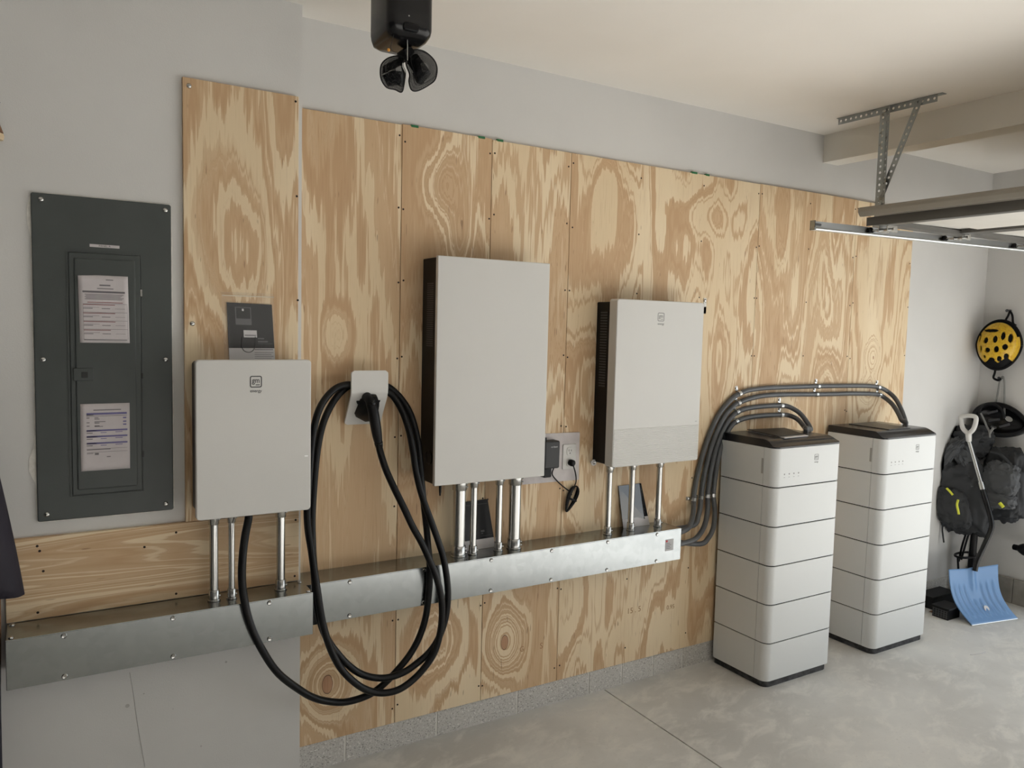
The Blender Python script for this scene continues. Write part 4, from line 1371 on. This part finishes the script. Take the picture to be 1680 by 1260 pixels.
p = U(677, 45, 'y', -0.69)
build(MB().prism(rrect(p.x - 0.03, p.x + 0.02, p.z - 0.012, p.z + 0.012, 0.008, 3), 'y', -0.682, -0.694, 0.004), 'lens_window', 'black', cu_)

fn = thing('mesh_fan', 'small black two-lobed mesh object hanging under the ceiling unit', 'mesh hanger', tuple(U(663, 100, 'y', -0.62)))
def lobe(px, mesh_name, shell_lo):
    """px: outline pixels; a bulged wire shell with dark blades inside"""
    P = [U(u, v, 'y', -0.62) for u, v in px]
    c = sum(P, Vector()) / len(P)
    loop = spline(P + [P[0]], 6)
    fr = MB().tube(loop, 0.0022, 6, False)
    for d in (0.5,):
        fr.tube([c + (p - c) * 0.80 + Vector((0, -0.022, 0)) for p in loop], 0.0010, 5, False)
    build(fr, 'rim', 'black', fn)
    mb = MB()
    n = len(loop)
    for k in range(0, n, 1):
        a = loop[k]
        arc = [a + (c - a) * t + Vector((0, -0.040 * math.sin(PI * 0.5 * t), 0)) for t in (0, .15, .3, .45, .6, .75)]
        mb.tube(arc, 0.0006, 4, False)
    for t in (.12, .24, .36, .48, .6):
        mb.tube([a + (c - a) * t + Vector((0, -0.040 * math.sin(PI * 0.5 * t), 0)) for a in loop], 0.0006, 4, False)
    g = build(mb, 'mesh_cage', 'black', fn)
    g['kind'] = 'stuff'
    nt_ = MB()
    st_ = [0, .1, .2, .35, .5, .65, .8]
    nt_.loft([[tuple(a + (c - a) * t + Vector((0, -0.039 * math.sin(PI * 0.5 * t), 0))) for a in loop[:-1]] for t in st_], True, True)
    build(nt_, 'net', 'netm', fn)
    return c, P


cL, PL = lobe([(662, 92), (648, 92), (634, 97), (625, 108), (625, 128), (634, 143), (648, 147), (659, 151), (663, 137), (664, 121), (659, 108)], 'l', 0)
cR, PR = lobe([(664, 90), (676, 82), (695, 84), (711, 97), (717, 112), (714, 130), (703, 140), (685, 149), (675, 147), (671, 134), (672, 122), (667, 108)], 'r', 0)
for blades in ([[(628, 108), (648, 98), (661, 96), (658, 108), (640, 116), (627, 122)], [(627, 124), (642, 116), (662, 118), (663, 128), (655, 140), (636, 142)]],
               [[(668, 92), (682, 88), (700, 112), (706, 124), (695, 134), (690, 138), (678, 118), (668, 104)], [(676, 120), (690, 118), (702, 126), (692, 140), (684, 136)]]):
    for px in blades:
        P = [U(u, v, 'y', -0.618) for u, v in px]
        c = sum(P, Vector()) / len(P)
        mb = MB().loft([[tuple(p) for p in P], [tuple(c + (p - c) * 0.9 + Vector((0, -0.012, 0))) for p in P], [tuple(c + (p - c) * 0.5 + Vector((0, -0.020, 0))) for p in P]], True, True)
        build(mb, 'blade', 'gloss', fn)
hub = [U(u, v, 'y', -0.60) for u, v in ((653, 86), (661, 80), (670, 80), (676, 88), (672, 98), (664, 102), (656, 97))]
c = sum(hub, Vector()) / len(hub)
build(MB().loft([[tuple(c + (p - c) * s + Vector((0, d, 0))) for p in hub] for s, d in ((.7, .02), (1, .01), (1, -.02), (.7, -.034))], True, True), 'hub', 'matte', fn)

# ------------------------------------------------------------------ things in the far corner
def lump(mb, c, ex, ey, ez, ru, rv, rw, pw=0.75, amp=0.10, fr=3.0, seed=0.0, nu=84, nv=52):
    """soft superellipsoid with folds; ru, rv, rw half sizes along ex, ey, ez"""
    c = Vector(c); ex, ey, ez = (Vector(e).normalized() for e in (ex, ey, ez))
    sg = lambda v, p: math.copysign(abs(v) ** p, v)
    def fn(u, v):
        a = 2 * PI * u; b = -PI / 2 + PI * v
        x = sg(math.cos(b), pw) * sg(math.cos(a), pw); y = sg(math.cos(b), pw) * sg(math.sin(a), pw); z = sg(math.sin(b), pw)
        p = Vector((x * ru, y * rv, z * rw))
        q = Vector((x, y, z)) * fr + Vector((seed, seed * 1.7, seed * 0.3))
        n = mnoise.noise(q) + 0.5 * mnoise.noise(q * 2.1)
        w1 = Vector((q.x * 1.3 + q.z * 0.8, q.y * 1.3, q.z * 1.5 - q.x * 0.5))
        r = (1 - abs(mnoise.noise(w1)) * 2.2) + 0.5 * (1 - abs(mnoise.noise(w1 * 2.3)) * 2.2)
        p *= 1 + amp * n + amp * 0.55 * r
        w = c + ex * p.x + ey * p.y + ez * p.z
        return (min(w.x, XR - 0.006), min(w.y, 0.008), w.z)
    return mb.grid(fn, nu, nv)


VIEW = Vector((0.86, 0.50, 0)).normalized()                 # from the camera towards the corner
SIDE = Vector((0.50, -0.86, 0)).normalized()                # to the right in the picture
UPV = Vector((0, 0, 1))

b1 = thing('backpack', 'black backpack with two yellow zip pulls hanging nearest the far battery tower', 'backpack', (5.22, -0.09, 0.62))
c1 = U(1577, 815, 'x', 5.27)
bd = build(lump(MB(), c1, SIDE, VIEW, UPV + SIDE * -0.12, 0.165, 0.085, 0.225, 0.62, 0.15, 2.4, 1.0), 'body', 'bagb', b1)
cp = U(1563, 832, 'x', 5.18)
build(lump(MB(), cp, SIDE, VIEW, UPV + SIDE * -0.25, 0.095, 0.050, 0.130, 0.6, 0.12, 2.6, 4.0), 'front_pocket', 'bagb', b1)
for px in ([(1553, 801), (1558, 806), (1563, 812)], [(1572, 820), (1570, 828), (1572, 838), (1573, 844)]):
    pts = spline([U(u, v, 'x', 5.095) for u, v in px], 4)
    build(MB().tube(pts, 0.0075, 8), 'zip_pull', 'yel', b1)
sp = spline([U(u, v, 'x', 5.17) for u, v in ((1547, 852), (1546, 868), (1547, 878), (1548.5, 890))], 4)
build(MB().tube(sp, 0.006, 6), 'strap', 'bagb', b1)

b2 = thing('backpack', 'charcoal backpack with one yellow tab hanging on the end wall', 'backpack', (XR - 0.01, -0.25, 0.6))
c2 = U(1650, 795, 'x', 5.42)
build(lump(MB(), c2, (0, -1, 0), (1, 0, 0), UPV, 0.128, 0.085, 0.225, 0.6, 0.12, 2.4, 7.0), 'body', 'bagb', b2)
build(lump(MB(), U(1643, 785, 'x', 5.32), (0, -1, 0), (1, 0, 0), UPV, 0.095, 0.055, 0.100, 0.6, 0.16, 2.8, 9.0), 'upper_pocket', 'bagg', b2)
build(lump(MB(), U(1635, 818, 'x', 5.32), (0, -1, 0), (1, 0, 0), UPV, 0.105, 0.055, 0.055, 0.6, 0.14, 2.8, 12.0), 'lower_pocket', 'bagg', b2)
build(MB().tube([U(1640, 825, 'x', 5.24), U(1646, 832, 'x', 5.24)], 0.011, 8), 'yellow_tab', 'yel', b2)
sp = spline([U(u, v, 'x', 5.33) for u, v in ((1625, 742), (1640, 745), (1655, 760), (1660, 770))], 5)
build(MB().tube(sp, 0.012, 8), 'strap', 'bagb', b2)

jk = thing('jacket', 'dark grey crumpled rain jacket hanging above both backpacks', 'jacket', (5.3, -0.1, 1.1))
mb = MB()
lump(mb, U(1583, 726, 'x', 5.33), SIDE, VIEW, UPV + SIDE * 0.15, 0.150, 0.060, 0.105, 0.7, 0.22, 2.6, 21.0)
build(mb, 'collar', 'bagb', jk)
build(lump(MB(), U(1553, 745, 'x', 5.20), SIDE, VIEW, UPV + SIDE * 0.6, 0.052, 0.05, 0.125, 0.7, 0.20, 2.6, 23.0), 'sleeve', 'bagg', jk)
build(lump(MB(), U(1594, 768, 'x', 5.29), SIDE, VIEW, UPV + SIDE * -0.55, 0.062, 0.05, 0.150, 0.6, 0.20, 2.6, 27.0), 'sleeve', 'bagg', jk)
build(lump(MB(), U(1588, 800, 'x', 5.27), SIDE, VIEW, UPV + SIDE * -0.15, 0.070, 0.05, 0.100, 0.6, 0.20, 2.6, 31.0), 'hem', 'bagg', jk)

# helmets
def helmet(label, c, ex, ey, ez, rx, ry_, rz, vents, shellmat, group):
    h = thing('bike_helmet', label, 'helmet', tuple(Vector(c) + Vector(ey).normalized() * 0.0))
    c = Vector(c); ex, ey, ez = (Vector(e).normalized() for e in (ex, ey, ez))
    def P(s, t, k, kd):
        r = math.hypot(s, t)
        d = math.sqrt(max(0.0, 1 - r * r))
        tap = 1 - 0.10 * (-t if t < 0 else 0) - 0.05 * max(0, t)
        return tuple(c + ex * (s * rx * k * tap) + ez * (t * rz * k) - ey * (d ** 0.75 * ry_ * kd))
    def polar(k, kd):
        def f(u, v):
            a = 2 * PI * u
            return P(math.cos(a) * math.sin(v * PI / 2), math.sin(a) * math.sin(v * PI / 2), k, kd)
        return f
    build(MB().grid(polar(0.97, 0.88), 48, 20), 'liner', 'matte', h)
    def sk(u, v):
        a = 2 * PI * u; r = math.sin(v * PI / 2)
        s, t = math.cos(a) * r, math.sin(a) * r
        if t < -0.62 - 0.10 * math.sin(s * 9) and shellmat == 'hely':
            return True
        if r > 0.93 and t > 0.35:
            return True
        for (x, y, w_, h_) in vents:
            if ((s - x) / w_) ** 2 + ((t - y) / h_) ** 2 < 1:
                return True
        return False
    sh_ = build(MB().grid(polar(1.0, 1.0), 150, 64, True, sk), 'shell', shellmat, h)
    md = sh_.modifiers.new('thickness', 'SOLIDIFY'); md.thickness = 0.012; md.offset = -1
    # dark rear rim
    rim = [P(math.cos(2 * PI * k / 48) * 0.999, math.sin(2 * PI * k / 48) * 0.999, 1.0, 1.0) for k in range(49)]
    build(MB().tube(rim, 0.012, 8, False), 'rim', 'matte', h)
    return h


def vpx(l):
    return [((x - 440) / 290, -(y - 595) / 350, w_ * 1.2 / 290, h_ * 1.12 / 350) for x, y, w_, h_ in l]


VN = vpx([(350, 385, 95, 26), (205, 495, 14, 55), (300, 530, 30, 42), (430, 510, 28, 48), (530, 460, 24, 55), (625, 490, 26, 58), (235, 655, 18, 42), (335, 670, 34, 34), (460, 655, 28, 42), (568, 618, 30, 40), (290, 770, 18, 24), (395, 805, 40, 26), (505, 795, 28, 40), (595, 755, 27, 42)])
hc = U(1639.5, 566, 'x', 5.46)
h1 = helmet('yellow vented bike helmet hanging on the end wall', hc, (0.20, -1, 0), (1, 0.28, 0.0), (0.05, 0, 1), 0.128, 0.120, 0.160, VN, 'hely', None)
sp = spline([U(u, v, 'x', 5.50) for u, v in ((1648, 528), (1654, 518), (1657, 511), (1661, 518), (1662, 530), (1667, 534))], 4)
build(MB().tube(sp, 0.0065, 6), 'strap', 'matte', h1)
sp = spline([U(u, v, 'x', 5.47) for u, v in ((1634, 600), (1632, 612), (1630, 620), (1638, 624), (1642, 621))], 4)
build(MB().tube(sp, 0.0075, 6), 'chin_strap', 'matte', h1)
hk = tag(build(MB().lathe(U(1658, 510, 'x', XR), (-1, 0, 0), [(0, 0.008), (0.045, 0.006), (0.048, 0.010), (0.052, 0.008)], 10), 'wall_peg', 'darkgrey', None, tuple(U(1658, 510, 'x', XR))), 'small dark wall peg holding the yellow helmet strap', 'peg')
hk2 = tag(build(MB().lathe(U(1645, 620, 'x', XR), (-1, 0, 0), [(0, 0.008), (0.045, 0.006), (0.048, 0.010), (0.052, 0.008)], 10), 'wall_peg', 'darkgrey', None, tuple(U(1645, 620, 'x', XR))), 'small dark wall peg holding the black helmet strap', 'peg')

h2 = thing('bike_helmet', 'black bike helmet hanging open side out below the yellow one', 'helmet', tuple(U(1637, 690, 'x', 5.46)))
hc = U(1636, 688, 'x', 5.44)
ex, ey, ez = Vector((0.15, -1, -0.22)).normalized(), Vector((1, 0.1, -0.35)).normalized(), None
ez = ex.cross(ey).normalized()
if ez.z < 0: ez = -ez
def bowl(k, kd):
    def f(u, v):
        a = 2 * PI * u; r = math.sin(v * PI / 2)
        s, t = math.cos(a) * r, math.sin(a) * r
        d = math.sqrt(max(0, 1 - r * r))
        pt = 1 + 0.22 * max(0, s) ** 3
        return tuple(hc + ex * (s * 0.140 * k * pt) + ez * (t * 0.098 * k) + ey * (d * 0.085 * kd))
    return f
def slot(u, v):
    a = 2 * PI * u
    return 0.25 < v < 0.78 and (u * 9) % 1 < 0.42
s_ = build(MB().grid(bowl(1, 1), 60, 24), 'shell', 'gloss', h2)
md = s_.modifiers.new('thickness', 'SOLIDIFY'); md.thickness = 0.018; md.offset = 1
for (u0, v0, u1, v1) in ((1620, 678, 1636, 674), (1622, 690, 1640, 688), (1640, 700, 1656, 696), (1626, 700, 1634, 702)):
    build(MB().tube([U(u0, v0, 'x', 5.415), U(u1, v1, 'x', 5.415)], 0.008, 8), 'pad', 'darkgrey', h2)
rim = [bowl(1.02, 1)(k / 48, 1.0) for k in range(49)]
build(MB().tube(rim, 0.013, 8, False), 'rim', 'black', h2)
build(MB().tube(spline([U(u, v, 'x', 5.345) for u, v in ((1607, 683), (1608, 672), (1616, 664), (1630, 663), (1643, 672), (1648, 686))], 5), 0.009, 8), 'cradle_band', 'black', h2)
build(MB().tube(spline([U(u, v, 'x', 5.335) for u, v in ((1609, 678), (1614, 688), (1619, 700), (1623, 708), (1624, 718))], 4), 0.006, 6), 'strap', 'strapg', h2)
build(MB().tube(spline([U(u, v, 'x', 5.335) for u, v in ((1630, 702), (1626, 707), (1624, 711))], 4), 0.008, 6), 'strap', 'strapg', h2)
build(MB().tube(spline([U(u, v, 'x', 5.49) for u, v in ((1633, 662), (1637, 645), (1640, 627), (1645, 618), (1648, 627), (1648, 650), (1648, 680))], 5), 0.0065, 6), 'hanging_strap', 'strapg', h2)

# snow shovel
sv_ = thing('snow_shovel', 'snow shovel with ribbed blue blade and bent black handle leaning in the corner', 'shovel', (5.04, -0.43, 0))
BL, BR = Vector((4.847, -0.396, 0.004)), Vector((5.229, -0.472, 0.004))
TL, TR = Vector((4.932, -0.186, 0.283)), Vector((5.285, -0.305, 0.300))
def blade(u, v):
    p = (BL * (1 - u) + BR * u) * (1 - v) + (TL * (1 - u) + TR * u) * v
    nrm = (BR - BL).cross(TL - BL).normalized()
    if nrm.dot(-VIEW) < 0: nrm = -nrm
    d = -0.055 * math.sin(PI * v) - 0.020 * math.sin(PI * u) * (v ** 0.5)
    rib = 0.0
    for k in range(8):
        x = 0.10 + 0.80 * k / 7
        if k in (3, 4) and v > 0.45: continue
        w_ = (u - x) / 0.022
        e = max(0, min(1, (v - 0.10) / 0.08)) * max(0, min(1, (0.78 - v) / 0.08))
        rib += math.exp(-w_ * w_) * 0.007 * e
    w_ = (u - 0.5) / 0.06
    rib += math.exp(-w_ * w_) * 0.012 * max(0, min(1, (v - 0.50) / 0.2))
    return tuple(p + nrm * (d + rib))
bl = build(MB().grid(blade, 80, 30), 'blade', 'blue', sv_)
md = bl.modifiers.new('thickness', 'SOLIDIFY'); md.thickness = 0.005
build(MB().tube([blade(k / 10, 0.0) for k in range(11)], 0.004, 6), 'wear_edge', 'chrome', sv_)
hp_ = [(5.10, -0.262, 0.27), (5.115, -0.265, 0.335), (5.155, -0.285, 0.45), (5.195, -0.296, 0.545), (5.20, -0.288, 0.60), (5.20, -0.255, 0.70), (5.20, -0.218, 0.80)]
build(MB().tube(spline(hp_, 6), 0.0155, 12), 'shaft', 'gloss', sv_)
build(MB().tube([Vector((5.20, -0.222, 0.785)), Vector((5.20, -0.207, 0.830))], 0.018, 12), 'ferrule', 'chrome', sv_)
build(MB().tube([Vector((5.20, -0.207, 0.83)), Vector((5.195, -0.118, 1.085))], 0.0125, 12), 'upper_shaft', 'chrome', sv_)
sg0 = U(1589, 712, 'x', 5.19)
build(MB().tube([Vector((5.195, -0.118, 1.085)), sg0], [0.016, 0.019], 12), 'grip_socket', 'white', sv_)
gl = [U(u, v, 'x', 5.19) for u, v in ((1589, 712), (1580, 703), (1577, 690), (1577, 684), (1588, 682), (1600, 684), (1601, 692), (1597, 704), (1589, 712))]
build(MB().tube(spline(gl, 5), 0.0145, 10, False), 'grip', 'white', sv_)
bn = (BR - BL).cross(TL - BL).normalized()
bn = bn if bn.dot(-VIEW) > 0 else -bn
build(MB().lathe(Vector(blade(0.56, 0.27)) + bn * 0.001, bn, [(0, 0.020), (0.003, 0.020)], 14), 'badge', 'cardwht', bl)
for uu, vv in ((0.47, 0.80), (0.57, 0.80), (0.46, 0.56), (0.58, 0.56), (0.44, 0.38), (0.52, 0.38)):
    build(MB().lathe(Vector(blade(uu, vv)) + bn * 0.0005, bn, [(0, 0.006), (0.003, 0.004)], 8), 'rivet', 'chrome', bl)

# floor pump stand behind the shovel
pm = thing('floor_pump', 'black floor pump with a ring base standing behind the blue shovel', 'pump', (5.33, -0.13, 0))
pt0, pt1 = U(1602, 838, 'x', 5.33), U(1594, 925, 'x', 5.33)
pb_ = Vector((pt1.x, pt1.y, 0.012))
build(MB().tube([pt0, pt1, pb_], [0.020, 0.024, 0.024], 12), 'barrel', 'black', pm)
build(MB().tube([pt0 + Vector((0, 0, 0.05)), pt0 + Vector((0, .0, .0)), pt0 - Vector((0, 0, .03))], 0.027, 12), 'barrel_cap', 'darkgrey', pm)
for px in (((1596, 846), (1580, 890), (1573, 921)), ((1598, 852), (1588, 880), (1577, 918))):
    build(MB().tube(spline([U(u, v, 'x', 5.30) for u, v in px], 4), 0.007, 8), 'leg_rod', 'black', pm)
rg = []
for k in range(25):
    t = 2 * PI * k / 24
    rg.append(Vector((pb_.x - 0.02 + 0.10 * math.cos(t), pb_.y + 0.03 + 0.05 * math.sin(t), 0.30)))
build(MB().tube(rg, 0.008, 8, False), 'foot_ring', 'black', pm)
build(MB().lathe(pb_ - Vector((0, 0, 0.012)), (0, 0, 1), [(0, 0.09), (0.012, 0.09), (0.02, 0.03)], 18), 'base_plate', 'black', pm)
build(MB().tube([pb_ + Vector((-0.12, 0.03, 0.29)), pb_ + Vector((-0.06, 0.03, 0.0))], 0.007, 8), 'leg_rod', 'black', pm)

# small black boxes on the floor
k1 = thing('floor_trap', 'low black box on the floor at the wall behind the far battery tower', 'trap box', (5.05, -0.07, 0))
mb = MB().prism([(4.90, -0.118), (5.16, -0.118), (5.16, -0.012), (4.90, -0.012)], 'z', 0.0, 0.072, 0.006)
build(mb, 'case', 'black', k1)
build(MB().box(4.895, 5.165, -0.122, -0.008, 0.072, 0.082), 'lid', 'black', k1)
k2 = thing('floor_vent', 'black gridded box lying beside the blue shovel blade', 'vent box', (4.86, -0.24, 0))
build(MB().prism([(4.80, -0.275), (4.93, -0.275), (4.93, -0.175), (4.80, -0.175)], 'z', 0.0, 0.065, 0.005), 'case', 'black', k2)
mb = MB()
for k in range(6):
    mb.box(4.7985, 4.801, -0.270 + k * 0.017, -0.262 + k * 0.017, 0.006, 0.058)
for k in range(4):
    mb.box(4.7980, 4.801, -0.272, -0.178, 0.010 + k * 0.014, 0.014 + k * 0.014)
build(mb, 'grid', 'darkgrey', k2)
build(MB().prism([(4.795, -0.283), (4.95, -0.283), (4.95, -0.165), (4.795, -0.165)], 'z', 0.065, 0.073, 0.003), 'lid', 'black', k2)
p = U(1529, 1003, 'z', 0.003)
lfm = MB().grid(lambda u, v: (p.x - 0.02 + 0.045 * u, p.y - 0.02 + 0.03 * v, 0.003 + 0.008 * math.sin(u * 3) * math.sin(v * 3)), 6, 5)
o = build(lfm, 'dry_leaf', 'leaf', None, (p.x, p.y, 0)); o.modifiers.new('thickness', 'SOLIDIFY').thickness = 0.001
tag(o, 'small brown dry leaf on the floor by the far battery tower', 'leaf')
tw = MB().tube(spline([U(u, v, 'z', 0.003) for u, v in ((1592, 1074), (1602, 1073), (1612, 1071), (1617, 1069))], 4), 0.002, 6)
p = U(1604, 1073, 'z', 0)
tag(build(tw, 'string_scrap', 'cardwht', None, tuple(p)), 'short pale string scrap on the open floor at right', 'string')

# black tool handle entering at the right edge
p = U(1662, 897, 'x', 5.40)
th = thing('tool_handle', 'black rounded tool handle jutting in at the right picture edge', 'handle', tuple(p))
build(MB().lathe(p, (0.05, -1, 0), [(0, 0.015), (0.003, 0.018), (0.032, 0.019)], 14), 'end_cap', 'matte', th)
build(MB().lathe(p + Vector((0, -0.030, 0)), (0.05, -1, 0), [(0, 0.019), (0.012, 0.028), (0.035, 0.040), (0.075, 0.044), (0.11, 0.036), (0.13, 0.020)], 18), 'grip', 'black', th)
build(MB().lathe(p + Vector((0.02, -0.09, 0)), (1, 0, 0), [(0, 0.012), (XR - p.x - 0.02, 0.012)], 10), 'wall_bracket', 'darkgrey', th)

# ------------------------------------------------------------------ left picture edge
jt = thing('jacket', 'dark purple jacket whose sleeve hem hangs in at the left picture edge', 'jacket', (-0.26, -0.33, 0.5))
def sleeve(u, v):
    a = 2 * PI * u
    z = 1.45 - v * 0.46
    w_ = 0.045 + 0.055 * v
    cx = -0.185 + 0.015 * v
    f = 1 + 0.10 * math.sin(3 * a + 2 * v) + 0.05 * math.sin(7 * a)
    return (cx + w_ * f * math.cos(a), -0.33 + 0.055 * f * math.sin(a), z - 0.02 * math.cos(a) * v)
s_ = build(MB().grid(sleeve, 40, 14), 'sleeve', 'jacket', jt)
md = s_.modifiers.new('thickness', 'SOLIDIFY'); md.thickness = 0.004
def coat(u, v):
    a = 2 * PI * u
    z = 1.75 - v * 1.55
    w_ = 0.10 + 0.10 * min(1, v * 1.6)
    return (-0.335 + w_ * math.cos(a) * (1 + 0.06 * math.sin(5 * a + v * 3)), -0.30 + 0.07 * math.sin(a) * (1 + 0.2 * math.sin(6 * a)), z)
s_ = build(MB().grid(coat, 48, 20), 'body', 'jacket', jt)
md = s_.modifiers.new('thickness', 'SOLIDIFY'); md.thickness = 0.004
build(MB().tube([(-0.335, -0.09, 1.80), (-0.335, -0.30, 1.80), (-0.335, -0.36, 1.76)], 0.012, 8), 'coat_peg', 'darkgrey', jt)

br = thing('hand_brush', 'wooden brush head with dark bristles at the upper left picture edge', 'brush', (-0.14, -0.115, 2.27))
build(MB().lathe((-0.118, -0.125, 2.276), (0, 0, 1), [(0, 0.026), (0.012, 0.029), (0.018, 0.027)], 14), 'pale_end', 'woodend', br)
build(MB().lathe((-0.118, -0.125, 2.293), (-0.15, 0, 1), [(0, 0.0275), (0.03, 0.022), (0.045, 0.017)], 14), 'block', 'wood', br)
mb = MB()
random.seed(3)
for k in range(46):
    a = random.uniform(0, 2 * PI); r = random.uniform(0, 0.016)
    p0 = Vector((-0.124 + r * math.cos(a), -0.125 + r * math.sin(a) * 0.7, 2.336))
    d = Vector((random.uniform(-0.5, 0.35), random.uniform(-0.2, 0.2), 1)).normalized()
    L = random.uniform(0.03, 0.055)
    mb.tube([p0, p0 + d * L * 0.6, p0 + d * L + Vector((random.uniform(-.01, .012), 0, 0))], 0.0009, 4)
bs = build(mb, 'bristles', 'black', br)
bs['kind'] = 'stuff'
build(MB().tube([(-0.124, -0.092, 2.33), (-0.124, -0.125, 2.33)], 0.004, 6), 'hanging_pin', 'darkgrey', br)

sk_ = thing('wood_stick', 'brown wooden stick standing at the left picture edge behind the jacket', 'stick', (-0.17, -0.16, 0))
build(MB().tube([(-0.160, -0.20, 0.0), (-0.141, -0.17, 0.84), (-0.138, -0.15, 0.98)], [0.016, 0.016, 0.013], 10), 'shaft', 'wood', sk_)
build(MB().lathe((-0.160, -0.20, 0.0), (0, 0, 1), [(0, 0.02), (0.04, 0.02), (0.05, 0.017)], 10), 'foot_cap', 'black', sk_)
